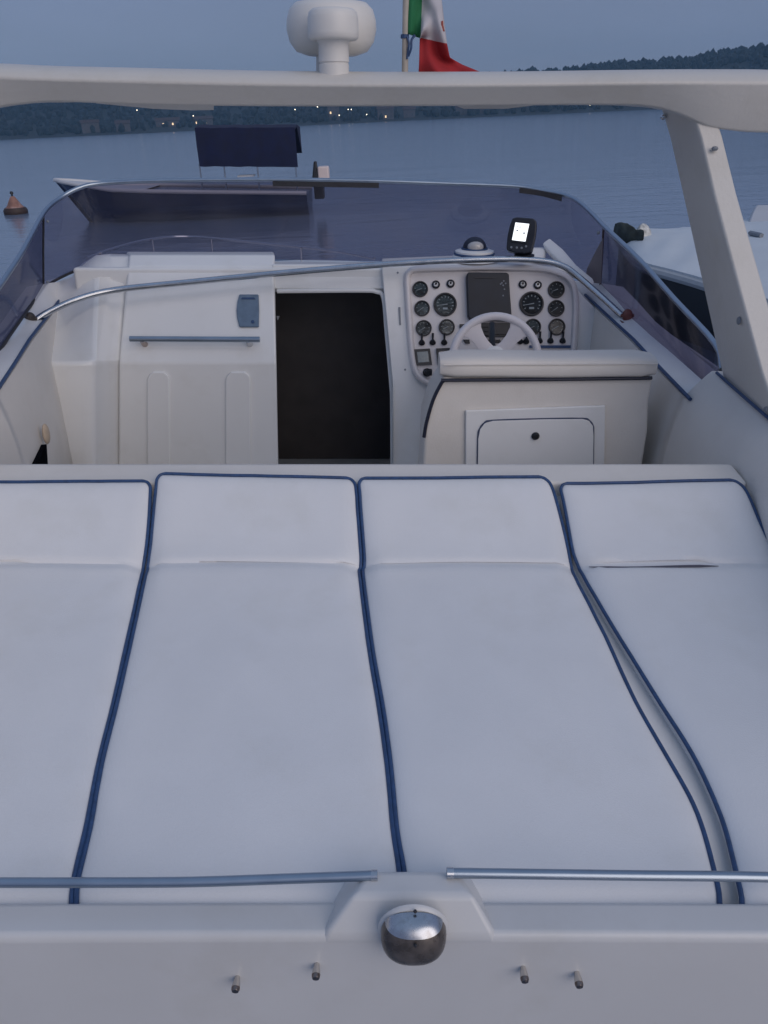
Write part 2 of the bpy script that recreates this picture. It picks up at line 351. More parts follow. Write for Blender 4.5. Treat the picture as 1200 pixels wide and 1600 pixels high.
# cockpit floor, side walls, side decks
f_ = MB(); f_.add([bx(-1.3, 1.0, -1.95), bx(1.3, 1.0, -1.95), bx(1.3, 4.7, -1.95), bx(-1.3, 4.7, -1.95)], [[0, 1, 2, 3]]); f_.build('cockpit_floor', GEL, boat, solid=0.02)
deck_in = [aZ(1079, 630, -1.003), aZ(1022, 570, -0.98), aZ(990, 535, -0.965), aZ(950, 498, -0.95), aZ(915, 465, -0.935), aZ(880, 440, -0.90)]
deck_mid = [aY(1100, 603, 3.12), aY(1049, 557, 3.5), aY(1017, 528, 3.8), aY(986, 501, 4.1), aY(960, 470, 4.35), aY(938, 446, 4.6)]
def wall_prof(Y):
    aft = [(1.285, -1.95), (1.286, -1.4), (1.288, -1.15), (1.292, -1.09), (1.31, -1.0), (1.335, -0.94), (1.358, -0.905), (1.375, -0.893), (1.62, -0.90)]
    mid = [(1.31, -1.95), (1.315, -1.4), (1.33, -1.2), (1.345, -1.1), (1.372, -1.005), (1.41, -0.955), (1.45, -0.91), (1.465, -0.896), (1.63, -0.90)]
    if Y < 3.06:
        t = min(1, max(0, (Y - 2.1) / 0.93)); t = t * t * (3 - 2 * t); return [(lerp(p[0], q[0], t), lerp(p[1], q[1], t)) for p, q in zip(aft, mid)]
    wb = interp([(3.06, 1.31), (4.1, 1.44)], Y)
    xt = interp([(3.0, 1.372), (3.46, 1.408), (3.8, 1.442), (4.23, 1.472), (4.7, 1.51)], Y)
    zt = interp([(3.0, -1.0), (3.46, -0.978), (3.8, -0.963), (4.23, -0.948), (4.7, -0.933)], Y) - 0.006
    return [(wb, -1.95), (wb + 0.005, -1.4), (lerp(wb, xt, .4), -1.2), (lerp(wb, xt, .65), -1.1), (xt, zt), (xt + 0.008, zt), (xt + 0.016, zt), (xt + 0.024, zt), (xt + 0.03, zt)]
for sgn in (1, -1):
    rows = []
    for Y in [0.995 + 0.1035 * i for i in range(20)] + [3.03, 3.059, 3.064] + [3.12 + 0.1 * i for i in range(16)]:
        rows.append([bx(sgn * x_, Y, z_) for x_, z_ in wall_prof(Y)])
    MB().grid(rows).build('side_wall', CREAM, boat, solid=0.012, angle=60)
    d = MB(); g = (lambda p: p) if sgn > 0 else mir
    A = [g(p) for p in deck_in]; B = [g(p) for p in deck_mid]
    up = Z * 0.014
    C = [p + Vector((sgn * 0.13, 0, -0.02)) for p in B]
    d.loft([[a + up, b + up, c + up, c - up * 2, a - up * 2] for a, b, c in zip(A, B, C)])
    dk = d.build('side_deck', GEL, boat, bevel=0.006)
    MB().tube([p + up + Z * 0.002 - X * sgn * 0.004 for p in A[:5]], 0.008, 6).build('navy_trim', NAVY, dk)
    p = g(aZ(925, 459, -0.915)); q_ = g(aZ(936, 461, -0.913))
    MB().box((p.x - 0.028, p.y - 0.03, p.z - 0.01), (p.x + 0.028, p.y + 0.03, p.z + 0.018)).build('deck_vent', GREY, dk, bevel=0.006)
    # gunwale dark joint line under the arch foot
    gl = [bx(sgn * x_, Y, z_ + 0.004) for x_, Y, z_ in ((1.376, 1.0, -0.891), (1.376, 2.45, -0.891), (1.42, 2.74, -0.892), (1.466, 3.03, -0.893))]
    MB().tube(gl, 0.006, 6).build('gunwale_joint', NAVY, boat)
# leather tag and dark notch low on the port wall
wp0, wn0 = bx(-1.345, 3.4, -1.5) + X * 0.014, Vector((1, 0.214, 0)).normalized()
MB().ball(aP(72, 678, wp0, wn0), (0.014, 0.03, 0.050), 12).build('leather_tag', TAN, boat)
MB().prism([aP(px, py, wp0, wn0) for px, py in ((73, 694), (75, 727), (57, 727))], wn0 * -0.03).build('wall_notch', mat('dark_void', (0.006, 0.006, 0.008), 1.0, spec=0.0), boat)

# transom with ledge and centre bump
tr = MB(); zl = -1.362
sec = [(1.062, -1.52), (1.062, zl - 0.012), (1.054, zl), (0.992, zl), (0.984, zl - 0.012), (0.986, -2.9), (1.062, -2.9)]
rows = []
for i in range(25):
    x_ = -1.64 + 3.28 * i / 24; bow = -0.012 * (x_ / 1.6) ** 2
    rows.append([bx(x_, y_ + bow, z_) for y_, z_ in sec])
tr.loft(rows); tr.build('transom', TGEL, boat, bevel=0.012, angle=50)
bm_ = MB(); zt = -1.300
top = [aZ(548, 1399, zt), aZ(742, 1399, zt), aZ(712, 1361, zt), aZ(575, 1361, zt)]
base = [aY(500, 1449, 0.983), aY(780, 1449, 0.983), aZ(742, 1372, zl - 0.02), aZ(533, 1372, zl - 0.02)]
base[0].z = base[1].z = zl - 0.004
low = [Vector((base[0].x - 0.0, 0.992, -1.50)), Vector((base[1].x, 0.992, -1.50)), Vector((base[2].x, base[2].y, -1.50)), Vector((base[3].x, base[3].y, -1.50))]
bm_.loft([low, base, top]); bm_.build('transom_bump', TGEL, boat, bevel=0.012, seg=4)
for pts in ([(-70, 1379), (150, 1379), (300, 1378), (450, 1373), (590, 1368)], [(698, 1364), (850, 1366), (1000, 1368), (1150, 1369.5), (1290, 1373)]):
    P = [aY(px, py, 1.062) for px, py in pts]
    m_ = MB().tube(smooth_path(P, 5), 0.0096, 14)
    ro = m_.build('stern_rail', ALU, boat)
    e0, e1 = (P[-1], P[-2]) if pts[0][0] < 0 else (P[0], P[1])
    MB().tube([e0, lerp(e0, e1, 0.07)], 0.0108, 14).build('end_cap', STEEL, ro)
# stern light
lc = aY(646, 1458, 0.972)
sl = MB().lathe([(0.0, 0.0), (0.065, 0.0), (0.064, 0.004), (0.060, 0.008), (0.0, 0.010)], lc + Y_ * 0.010, -Y_, 32).build('stern_light', TGEL, boat)
LENS = mat('smoked_lens', (0.115, 0.098, 0.088), 0.28, 0.35, var=0.35, vscale=45, wear=(0.03, 0.025, 0.02), wscale=30, wamt=0.8)
HOOD = mat('dull_chrome_hood', (0.50, 0.52, 0.55), 0.27, 1.0, var=0.08, vscale=30, wear=(0.22, 0.19, 0.17), wscale=40, wamt=0.5)
for nm, z0, z1, mt, k in (('chrome_hood', 0.20, 0.5, HOOD, 1.03), ('smoked_lens', -0.5, 0.20, LENS, 1.0)):
    m_ = MB(); rings = []
    for i in range(13):
        a = (z0 + (z1 - z0) * i / 12) * math.pi
        g = lambda v, p=0.82: math.copysign(abs(v) ** p, v)
        rings.append([lc + Vector((0.060 * k * g(math.cos(a)) * g(math.cos(b)), -0.046 * k * g(math.cos(a)) * g(math.sin(b)), 0.055 * k * g(math.sin(a)))) for b in [math.pi * j / 24 for j in range(25)]])
    m_.grid(rings); m_.build(nm, mt, sl, angle=60)
for q_ in ((0.002, -0.046, 0.030), (0.002, -0.004, -0.066), (0.002, -0.004, 0.064)): MB().ball(lc + Vector(q_), 0.0036, 8).build('screw', RUBBER, sl)
st0 = None
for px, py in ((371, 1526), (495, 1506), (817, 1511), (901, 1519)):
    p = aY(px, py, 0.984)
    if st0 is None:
        st0 = MB().lathe([(0.0, 0.0), (0.0050, 0.0), (0.0058, 0.006), (0.0076, 0.014), (0.0082, 0.020)], p, (0, -1, -0.1), 18).lathe([(0.0082, 0.020), (0.0080, 0.024), (0.0064, 0.028), (0.0, 0.030)], p, (0, -1, -0.1), 18, 1).build('snap_stud', [CHROME, mat('dark_reflection_metal', (0.22, 0.18, 0.16), 0.30, 1.0, var=0.3, vscale=80)], boat); sp0 = p  # dark reflection painted on the stud tips as a second metal
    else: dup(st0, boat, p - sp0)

# sun pad base and front coaming
zpad = lambda Y: -1.375 + 0.1304 * (Y - 1.139)
sb = MB(); rows = []
for Y in (1.05, 1.4, 1.8, 2.128): rows.append([bx(-1.28, Y, zpad(Y) - 0.026), bx(1.28, Y, zpad(Y) - 0.026)])
rows.append([bx(-1.28, 2.42, -1.12), bx(1.28, 2.42, -1.12)])
sb.grid(rows); sb.build('sun_pad_base', GEL, boat, solid=0.02)
cm = MB()
sec = [(2.395, -1.95), (2.395, -1.072), (2.505, -1.053), (2.53, -1.065), (2.54, -1.95)]
cm.loft([[bx(x_, y_, z_ + 0.0) for y_, z_ in sec] for x_ in (-1.30, -0.9, -0.3, 0.3, 0.9, 1.30)])
cm.build('pad_coaming', CREAM, boat, bevel=0.012)

# companionway, cabin, cabin top
ct = MB()
ct.loft([[aY(px, 413, 4.60), aY(px, 452, 4.56), aY(px, 452, 4.66), aY(px, 440, 5.0), aY(px, 409, 5.02), aY(px, 409.5, 4.8)] for px in (425, 520, 604)])
ct.build('companionway_header', GEL, boat, bevel=0.01)
tp = MB()
tp.loft([[bx(x_, 4.58, -0.745), bx(x_, 5.05, -0.79), bx(x_, 5.25, -0.93), bx(x_, 4.58, -0.88)] for x_ in (-1.40, -0.5, 0.4, 1.36)])
tp.build('cabin_top', GEL, boat, bevel=0.02)
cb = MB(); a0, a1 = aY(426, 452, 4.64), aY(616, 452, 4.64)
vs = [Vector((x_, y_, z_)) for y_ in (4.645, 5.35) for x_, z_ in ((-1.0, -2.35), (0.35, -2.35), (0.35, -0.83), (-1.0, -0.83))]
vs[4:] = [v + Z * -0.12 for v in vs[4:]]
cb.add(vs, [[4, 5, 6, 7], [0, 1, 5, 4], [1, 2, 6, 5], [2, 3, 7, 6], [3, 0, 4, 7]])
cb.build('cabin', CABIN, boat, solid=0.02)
dt = MB(); pth = [aY(433, 455, 4.553), aY(560, 454, 4.553), aY(588, 456, 4.55), aY(599, 466, 4.54), aY(604, 520, 4.50), aY(611, 600, 4.42), aY(612.5, 640, 4.42), aY(613, 800, 4.42)]
dt.tube(smooth_path(pth, 5), 0.012, 8); dt.build('door_trim', GEL, boat)
# a lighter chip of latch just inside the door
MB().prism([aY(432, 494, 4.62), aY(437, 494, 4.62), aY(434, 501, 4.62)], Y_ * 0.01).build('door_latch', STEEL, boat)

# port cabinet with sloping lid
cab = MB()
def cab_ring(px_b, px_s, px_t, dy=0.0, dt_=0, dq=None):
    dq = dy if dq is None else dq
    b = aY(px_b, 725, 4.30 + dy)
    s_ = aY(px_s, 567, 4.30 + dy); t = aY(px_t, 416 + dt_, 4.60 + dq); u = aY(px_t + 2, 398 + dt_, 4.70 + dq)
    return [Vector((b.x, b.y, -1.96)), b, s_, t, u, Vector((u.x * 5.02 / u.y * 1.01, 5.02, u.z - 0.03)), Vector((b.x * 5.02 / b.y * 1.01, 5.02, -1.96))]
cab.loft([cab_ring(186, 186, 200), cab_ring(310, 309, 315), cab_ring(435, 432, 428)])
cabo = cab.build('cabinet', GEL, boat, bevel=0.013, seg=3, angle=45)
sh = MB(); sh.loft([cab_ring(40, 46, 70, -0.25, 48, 0.03), cab_ring(100, 102, 112, -0.25, 36, 0.03), cab_ring(126, 128, 134, -0.25, 16, 0.03), cab_ring(148, 148, 152, -0.22, 4, 0.03), cab_ring(170, 170, 174, -0.05, 2, 0.03), cab_ring(190, 190, 204, 0.05, 2)])
sh.build('cabinet_shoulder', GEL, boat, bevel=0.02, seg=3, angle=50)
for x0, x1 in ((231, 266), (353, 392)):
    out = [aY(px, py, 4.30) for px, py in ((x0, 770), (x0, 592), (x0 + 3, 585), (x0 + 9, 580), (x1 - 9, 580), (x1 - 3, 585), (x1, 592), (x1 + 1, 770))]
    MB().prism([p - Y_ * 0.016 for p in out], Y_ * 0.02).build('raised_panel', GEL, cabo, bevel=0.008)
cn = (aY(300, 416, 4.60) - aY(300, 567, 4.30)); cn = Vector((0, -cn.z, cn.y)).normalized(); cp = aY(300, 567, 4.30)
gh = MB(); P = [aP(px, py, cp + cn * 0.055, cn) for px, py in ((203, 529.5), (300, 530), (406, 530.5))]
gh.tube(P, 0.0155, 12)
gho = gh.build('grab_handle', ALU, cabo)
for px in (222, 388):
    p0 = aP(px, 531, cp + cn * 0.055, cn); p1 = p0 - cn * 0.062 - Z * 0.01
    MB().tube([p0, p1], 0.017, 12).build('handle_post', mat('worn_alloy', (0.45, 0.38, 0.35), 0.35, 1.0), cabo) if px == 222 else MB().tube([p0, p1], 0.017, 12).build('handle_post', STEEL, cabo)
out = [aP(px, py, cp + cn * 0.001, cn) for px, py in ((374.5, 461), (404.5, 461), (405.5, 485), (405, 512), (374.5, 512), (371, 498), (370, 486), (371.5, 472))]
MB().prism(out, cn * 0.014).build('hatch_latch', BLUEGREY, cabo, bevel=0.006)
MB().prism([aP(px, py, cp + cn * 0.016, cn) for px, py in ((378.5, 465), (397, 465), (399, 467.5), (377, 467.5))], cn * 0.003).build('latch_slot', NAVY, cabo)
m_ = MB()
c_ = aP(395, 503, cp + cn * 0.015, cn); m_.lathe([(0, 0), (0.009, 0), (0.009, 0.006), (0, 0.006)], c_, cn, 12); m_.build('latch_button', NAVY, cabo)

# helm console
pA, pB = aY(600, 600, 4.30), aY(600, 415, 4.55)
dn = (pB - pA); PN = Vector((0, -dn.z, dn.y)).normalized(); PU = Vector((0, dn.y, dn.z)).normalized()
def pp(px, py, d=0.0): return aP(px, py, pA + PN * d, PN)
out = [pp(*q) for q in ((596, 417), (613, 600), (614, 660))] + [Vector((pp(614, 660).x, pp(614, 660).y, -1.96)), Vector((1.12, pp(614, 660).y, -1.96))] + [pp(*q) for q in ((1010, 640), (1012, 558), (950, 499), (912, 463), (896, 440), (872, 423), (830, 414), (720, 411.5))]
con = MB().prism([p - PN * 0.006 for p in out], Vector((0, 0.5, -0.03)))
con = con.build('helm_console', GEL, boat, bevel=0.008)
rim = [(632, 440), (633, 430), (638, 422), (650, 417), (700, 415.5), (770, 414.5), (840, 416), (868, 421), (888, 430), (899, 444), (903, 465), (903, 500), (898, 560), (880, 640), (760, 640), (700, 620), (676, 604), (662, 598), (650, 588), (643, 572), (639, 545), (635, 490)]
inset = []
cxr, cyr = 768, 520
RP = smooth_path([Vector((a, b, 0)) for a, b in rim + rim[:1]], 4)[:-1]
def shrink(p, k): # move an outline point k pixels inwards
    return p
outer, inner, face = [], [], []
L = len(RP)
for i, p in enumerate(RP):
    t = (RP[(i + 1) % L] - RP[i - 1]).normalized(); n_ = Vector((t.y, -t.x, 0))
    if n_.dot(Vector((cxr, cyr, 0)) - p) < 0: n_ = -n_
    outer.append(p - n_ * 1.5); inner.append((p, n_))
rings = []
for k, dd in ((-1.5, -0.006), (-0.5, 0.014), (1.5, 0.026), (4.0, 0.030), (6.5, 0.027), (8.5, 0.014), (9.5, 0.001)):
    rings.append([pp(p.x + n_.x * k, p.y + n_.y * k, dd) for p, n_ in inner])
rm = MB().loft(rings, caps=False); rm.add([pp(p.x + n_.x * 9.4, p.y + n_.y * 9.4, 0.0025) for p, n_ in inner], [list(range(L))])
rm.build('instrument_panel', mat('panel_gelcoat', (0.70, 0.665, 0.66), 0.4, var=0.03, vscale=4), con, angle=50)
def gauge(px, py, rpx, face, needle):
    c_ = pp(px, py, 0.003); r = (pp(px + rpx, py, 0.003) - c_).length
    m_ = MB()
    m_.lathe([(r * 0.80, 0.006), (r * 0.86, 0.014), (r * 0.95, 0.014), (r, 0.008), (r, 0.0)], c_, PN, 28, 0)
    m_.lathe([(0.0001, 0.006), (r * 0.82, 0.006)], c_, PN, 28, 1)
    e, f = X, PU
    for k in range(11 if rpx > 15 else 7):
        n_k = 10 if rpx > 15 else 6
        a = R(215) - R(250) * k / n_k; d = e * math.cos(a) + f * math.sin(a); q = Vector((-d.z, 0, d.x)) if False else d.cross(PN)
        m_.prism([c_ + PN * 0.0063 + d * r * 0.58 - q * r * 0.03, c_ + PN * 0.0063 + d * r * 0.72 - q * r * 0.03, c_ + PN * 0.0063 + d * r * 0.72 + q * r * 0.03, c_ + PN * 0.0063 + d * r * 0.58 + q * r * 0.03], PN * 0.0008, 2)
    a = R(needle); d = e * math.cos(a) + f * math.sin(a); q = d.cross(PN)
    m_.prism([c_ + PN * 0.0072 - d * r * 0.2 - q * r * 0.04, c_ + PN * 0.0072 + d * r * 0.62 - q * r * 0.015, c_ + PN * 0.0072 + d * r * 0.62 + q * r * 0.015, c_ + PN * 0.0072 - d * r * 0.2 + q * r * 0.04], PN * 0.001, 2)
    if rpx > 15:
        for s_ in (-1, 1):
            b_ = c_ + PN * 0.0065 - PU * r * 0.34 + X * s_ * r * 0.0
            m_.prism([b_ - X * r * 0.2 - PU * r * 0.08, b_ + X * r * 0.2 - PU * r * 0.08, b_ + X * r * 0.2 + PU * r * 0.08, b_ - X * r * 0.2 + PU * r * 0.08], PN * 0.0008, 2) if s_ > 0 else None
    return m_.build('gauge', [BLACK, face, MARK], con)
for px, py, r_, fc, nd in ((656.5, 452, 12.4, DIAL, 200), (659.5, 482, 12.3, DIAL, 215), (662, 513, 12.6, DIAL, 210), (698, 511.5, 12.6, DIAL, 205), (695.5, 476, 18.3, DIAL, 188),
                           (869, 453, 13.2, DIALD, 200), (869, 482, 13.0, DIALD, 215), (870, 511, 13.2, DIALD, 210), (832.5, 511, 12.8, DIAL, 205), (830.4, 475, 19.2, DIALD, 190)):
    gauge(px, py, r_, fc, nd)
for px, py in ((681, 445), (704, 443.5), (816.5, 444.5), (840, 445.6)):
    c_ = pp(px, py, 0.003); m_ = MB(); r = 0.0225
    m_.lathe([(r, 0), (r, 0.008), (r * 0.75, 0.012), (r * 0.7, 0.010)], c_, PN, 20, 0); m_.lathe([(r * 0.72, 0.009), (r * 0.5, 0.013), (0.0001, 0.013)], c_, PN, 20, 1)
    m_.lathe([(r * 0.3, 0.012), (r * 0.3, 0.016), (0.0001, 0.016)], c_ + PU * 0.003, PN, 12, 0); m_.build('ignition_lock', [BLACK, STEEL], con)
sw0 = None
for px, py in ((659, 536), (676, 535.5), (694, 535.5), (812.5, 534), (822, 534), (843, 533), (860, 533), (879, 533)):
    p = pp(px, py, 0.003)
    if sw0 is None:
        m_ = MB(); m_.lathe([(0.0185, 0.0), (0.017, 0.006), (0.010, 0.018), (0.0065, 0.024), (0.0001, 0.026)], p, PN * 0.5 + PU * 0.35, 14)
        m_.tube([p + PN * 0.012 + PU * 0.012, p + PN * 0.020 + PU * 0.05], [0.0055, 0.0065], 8)
        sw0 = m_.build('toggle_switch', BLACK, con); swp = p
    else: dup(sw0, con, p - swp)
m_ = MB(); m_.prism([pp(a, b, 0.002) for a, b in ((646.5, 546.5), (671.5, 545), (675, 570), (649.5, 571.5))], PN * 0.016, 0)
m_.prism([pp(a, b, 0.019) for a, b in ((651.5, 550), (668.5, 549), (670.5, 565.5), (653.5, 566.5))], PN * 0.002, 1)
m_.build('square_gauge', [BLACK, DIAL], con)
m_ = MB(); m_.prism([pp(a, b, 0.002) for a, b in ((681, 545), (705, 544), (708, 568), (684, 570))], PN * 0.016, 0)
m_.prism([pp(a, b, 0.019) for a, b in ((686, 549), (702, 548), (704, 562), (688, 563))], PN * 0.002, 1); m_.build('square_gauge', [BLACK, DIALD], con)
c_ = pp(667, 582, 0.003); m_ = MB().lathe([(0.024, 0), (0.023, 0.012), (0.015, 0.016), (0.013, 0.034), (0.0001, 0.036)], c_, PN, 18); m_.box(c_ + Vector((-0.006, -0.05, -0.004)), c_ + Vector((0.026, -0.02, 0.028))); m_.build('rotary_knob', BLACK, con, bevel=0.003)
m_ = MB(); m_.prism([pp(a, b, 0.002) for a, b in ((731, 428), (790, 428.5), (793.5, 431), (795, 460), (798, 498), (797, 503), (733, 501), (730, 496), (727.5, 436), (728, 431))], PN * 0.045)
cpl = m_.build('chart_plotter', mat('navy_black_cover', (0.010, 0.013, 0.022), 0.45, var=0.3, vscale=9), con, bevel=0.008)
for px, py in ((784, 442), (787, 439), (790, 443), (786, 446), (788, 452), (786, 462), (782, 444)):
    MB().lathe([(0.0045, 0), (0.0045, 0.003), (0.0001, 0.004)], pp(px, py, 0.047), PN, 8).build('plotter_button', GREY, con)
m_ = MB(); m_.prism([pp(a, b, 0.0485) for a, b in ((742, 433), (772, 433.3), (772, 435), (742, 434.7))], PN * 0.002); m_.build('plotter_strip', BLACK, con)
m_ = MB(); m_.prism([pp(a, b, 0.002) for a, b in ((742, 505), (801, 505), (801, 527), (742, 527))], PN * 0.02); 
for k in range(3): m_.prism([pp(a, b, 0.022) for a, b in ((745, 507.5 + 6.5 * k), (763, 507.5 + 6.5 * k), (763, 511.5 + 6.5 * k), (745, 511.5 + 6.5 * k))], PN * 0.006)
m_.prism([pp(a, b, 0.022) for a, b in ((772, 508), (799, 508), (799, 523), (772, 523))], PN * 0.006)
m_.build('radio', BLACK, con, bevel=0.002)
for q in (((750, 531), (781, 531), (783, 536), (750, 536)), ((785, 529.5), (793, 529.5), (793, 535), (785, 535)), ((718, 507), (727, 507), (725, 512), (718, 513)), ((723, 531), (733, 531), (734, 537), (727, 537))):
    MB().prism([pp(a, b, 0.002) for a, b in q], PN * 0.014).build('switch_panel', BLACK, con, bevel=0.002)
MB().prism([pp(a, b, 0.002) for a, b in ((827, 540), (899, 540), (899, 544), (827, 544))], PN * 0.012).build('console_joint', NAVY, con)
MB().prism([pp(a, b, -0.005) for a, b in ((622.5, 480), (625.5, 480), (626.5, 508), (624, 508))], PN * 0.004).build('bulkhead_slot', GREY, con)
for a, b in ((621.5, 426), (633, 577.5)): MB().lathe([(0.006, 0), (0.005, 0.003), (0.0001, 0.004)], pp(a, b, -0.006), PN, 8).build('screw', GREY, con)

# steering wheel
wc = aY(774, 562, 3.98); WN = Vector((0, -0.93, 0.37)).normalized(); WU = Vector((0, 0.37, 0.93)).normalized()
def wp(a, r, d=0.0): return wc + (X * math.cos(a) + WU * math.sin(a)) * r + WN * d
WW = mat('white_wheel_rim', (0.74, 0.70, 0.71), 0.4, var=0.03)
m_ = MB().tube([wp(2 * math.pi * k / 56, 0.217) for k in range(56)], 0.0205, 12, loop=True)
whl = m_.build('steering_wheel', WW, boat)
for a0 in (52, 128, 270):
    m_ = MB(); rings = []
    for t in (0.0, 0.25, 0.5, 0.75, 1.0):
        r = lerp(0.05, 0.215, t); wv = [0.042, 0.034, 0.034, 0.044, 0.075][int(t * 4)]; dd = lerp(-0.035, 0.0, t); a = R(a0)
        d = X * math.cos(a) + WU * math.sin(a); q = WN.cross(d); c_ = wc + d * r + WN * dd
        rings.append([c_ - q * wv + WN * 0.004, c_ + WN * 0.013, c_ + q * wv + WN * 0.004, c_ + q * wv * 0.9 - WN * 0.006, c_ - q * wv * 0.9 - WN * 0.006])
    m_.loft(rings).build('spoke', WW, whl, bevel=0.003)
MB().lathe([(0.0001, 0.012), (0.045, 0.010), (0.070, 0.0), (0.075, -0.02), (0.06, -0.05), (0.0001, -0.05)], wc - WN * 0.02, WN, 28).build('hub', GEL, whl)
MB().tube([wc - WN * 0.06, wc - WN * 0.45], 0.03, 12).build('column', BLACK, whl)
m_ = MB(); p = aY(769, 506, 4.2); m_.tube([p, aY(769, 530, 4.1), aY(770, 548, 4.05)], 0.016, 8); m_.build('wheel_lever', BLACK, whl)

# helm seat
sx0, sx1 = aY(692, 590, 3.12).x, aY(1021, 590, 3.12).x
bsx0, bsx1 = sx0 - 0.005, aY(1003, 725, 3.12).x
m_ = MB()
zb = aY(800, 590, 3.12).z
m_.loft([[Vector((a, 3.12, -1.95)), Vector((c, 3.12, -1.16)), Vector((d, 3.12, -1.03)), Vector((b, 3.12, zb)), Vector((b, 3.34, zb)), Vector((d, 3.40, -1.03)), Vector((c, 3.46, -1.16)), Vector((a, 3.62, -1.95))]
         for a, c, d, b in ((0.150, 0.168, 0.196, sx0), (0.60, 0.61, 0.62, 0.63), (bsx1, bsx1 + 0.004, sx1 - 0.004, sx1))], caps=False)
m_.f += [[0, 7, 6, 1], [1, 6, 5, 2], [2, 5, 4, 3]] + [[16 + i for i in q] for q in ([0, 1, 6, 7], [1, 2, 5, 6], [2, 3, 4, 5])]; m_.m += [0] * 6
seat = m_.build('helm_seat', CREAM, boat, bevel=0.014, seg=3, angle=50)
m_ = MB(); zt = -0.866
rings = []
for i in range(15):
    t = i / 14; x_ = lerp(sx0 - 0.012, sx1 + 0.008, t); e_ = min(t, 1 - t) * (sx1 - sx0); k = 1 - 0.22 * max(0, 1 - e_ / 0.05) ** 2
    yc, zc, ry, rz = 3.187, (zb + zt) / 2 + 0.004, 0.092 * k, (zt - zb) / 2 * k + 0.008
    rings.append([Vector((x_, yc + math.copysign(abs(math.cos(b)) ** 0.55, math.cos(b)) * ry, zc + 0.006 * math.sin(t * 9) * 0.3 + math.copysign(abs(math.sin(b)) ** 0.55, math.sin(b)) * rz)) for b in [2 * math.pi * j / 28 for j in range(28)]])
m_.loft(rings).build('backrest_roll', CREAM, seat, angle=60)
pth = [Vector((0.166, 3.119, -1.19)), Vector((0.176, 3.118, -1.12)), Vector((0.199, 3.116, -1.03)), Vector((sx0 - 0.010, 3.114, zb - 0.03)), Vector((sx0 + 0.004, 3.110, zb - 0.010)), Vector((sx0 + 0.03, 3.108, zb - 0.007)), Vector((lerp(sx0, sx1, .5), 3.108, zb - 0.004)), Vector((sx1 - 0.01, 3.108, zb + 0.002))]
MB().tube(smooth_path(pth, 5), 0.0075, 8).build('piping', DNAVY, seat)
MB().tube([Vector((sx0 + 0.0, 3.094, zt - 0.010)), Vector((sx1 - 0.0, 3.094, zt - 0.006))], 0.0035, 6).build('roll_seam', CREAM, seat)
m_ = MB(); out = [aY(px, py, 3.118) for px, py in ((727, 640), (945, 632), (943, 745), (727, 745))]; m_.prism(out, Y_ * -0.014)
m_.build('locker_frame', GEL, seat, bevel=0.005)
dpx = [(746, 760), (747, 685), (750, 670), (757, 661), (770, 657), (850, 654.5), (910, 654), (920, 657), (926, 665), (927, 680), (926, 760)]
out = [aY(px, py, 3.102) for px, py in dpx]
MB().prism(out, Y_ * -0.006).build('locker_door', GEL, seat, bevel=0.002)
MB().tube(smooth_path([p - Y_ * 0.001 for p in out], 3), 0.0042, 6).build('door_gasket', mat('grey_navy_gasket', (0.06, 0.075, 0.13), 0.5), seat)
c_ = aY(836.5, 681, 3.095); MB().lathe([(0.0001, 0.014), (0.010, 0.013), (0.0165, 0.006), (0.0165, 0.0), (0.0001, 0.0)], c_, -Y_, 18).build('locker_knob', BLACK, seat)

# windscreen
T_R = [(1128, 577, 3.08), (1117, 537, 3.2), (1053, 467, 3.6), (1000, 407, 4.0), (943, 353, 4.42), (928, 337, 4.56), (905, 316, 4.74), (883, 305, 4.84), (843, 297, 4.9), (800, 291, 4.93)]
T_C = [(700, 287, 4.95), (600, 283.5, 4.95), (500, 281.5, 4.95), (400, 281, 4.95), (250, 282.5, 4.93)]
T_L = [(160, 286.5, 4.9), (123, 294, 4.84), (92, 311, 4.75), (68, 333, 4.56), (35, 393, 4.1), (0, 446, 3.75)]
TOP = [aY(*q) for q in T_R + T_C + T_L] + [mir(aY(1053, 467, 3.6)), mir(aY(1117, 537, 3.2)), mir(aY(1128, 577, 3.08))]
FOOT = [aY(*q) for q in ((1100, 604, 3.11), (1093, 597, 3.16), (1049, 557, 3.5), (986, 501, 4.1), (938, 446, 4.6), (925, 438, 4.7), (900, 426, 4.85), (870, 418, 4.95), (840, 414, 5.0), (800, 411, 5.02),
                         (700, 409, 5.04), (600, 408, 5.05), (500, 407, 5.05), (400, 405, 5.05), (250, 405, 5.03), (160, 409, 4.98), (130, 419, 4.9), (100, 431, 4.78), (68, 451, 4.6), (30, 502, 3.95), (0, 546, 3.58))] + [mir(aY(1049, 557, 3.5)), mir(aY(1093, 597, 3.16)), mir(aY(1100, 604, 3.11))]
ws = thing('windscreen', 'wraparound smoked windscreen with thin metal top frame on the cabin top', 'windscreen', (0, 4.9, -0.8)) if False else None
fr = MB().tube(smooth_path(TOP, 4), 0.0125, 10)
wso = fr.build('windscreen', ALU, boat)
iR, iL = 4, 18
def pane(i0, i1):
    n = 4; a = smooth_path(TOP[i0:i1 + 1], n); b = smooth_path(FOOT[i0:i1 + 1], n)
    rows = [[lerp(p, q, t / 4) + Z * 0 for t in range(5)] for p, q in zip(a, b)]
    return MB().grid(rows).build('glass_pane', GLASS if (i0, i1) == (iR, iL) else GLASS_SIDE, wso, angle=80)
nT = len(TOP)
iF = [i for i in range(nT)]
pane(0, iR); pane(iR, iL); pane(iL, nT - 1)
for i in (iR, iL):
    a, b = TOP[i], FOOT[i]; m_ = MB().tube([a, lerp(a, b, .5) - Y_ * 0.004, b], 0.006, 6)
    m_.build('mullion', mat('brown_mullion', (0.09, 0.06, 0.06), 0.5) if i == iR else RUBBER, wso)
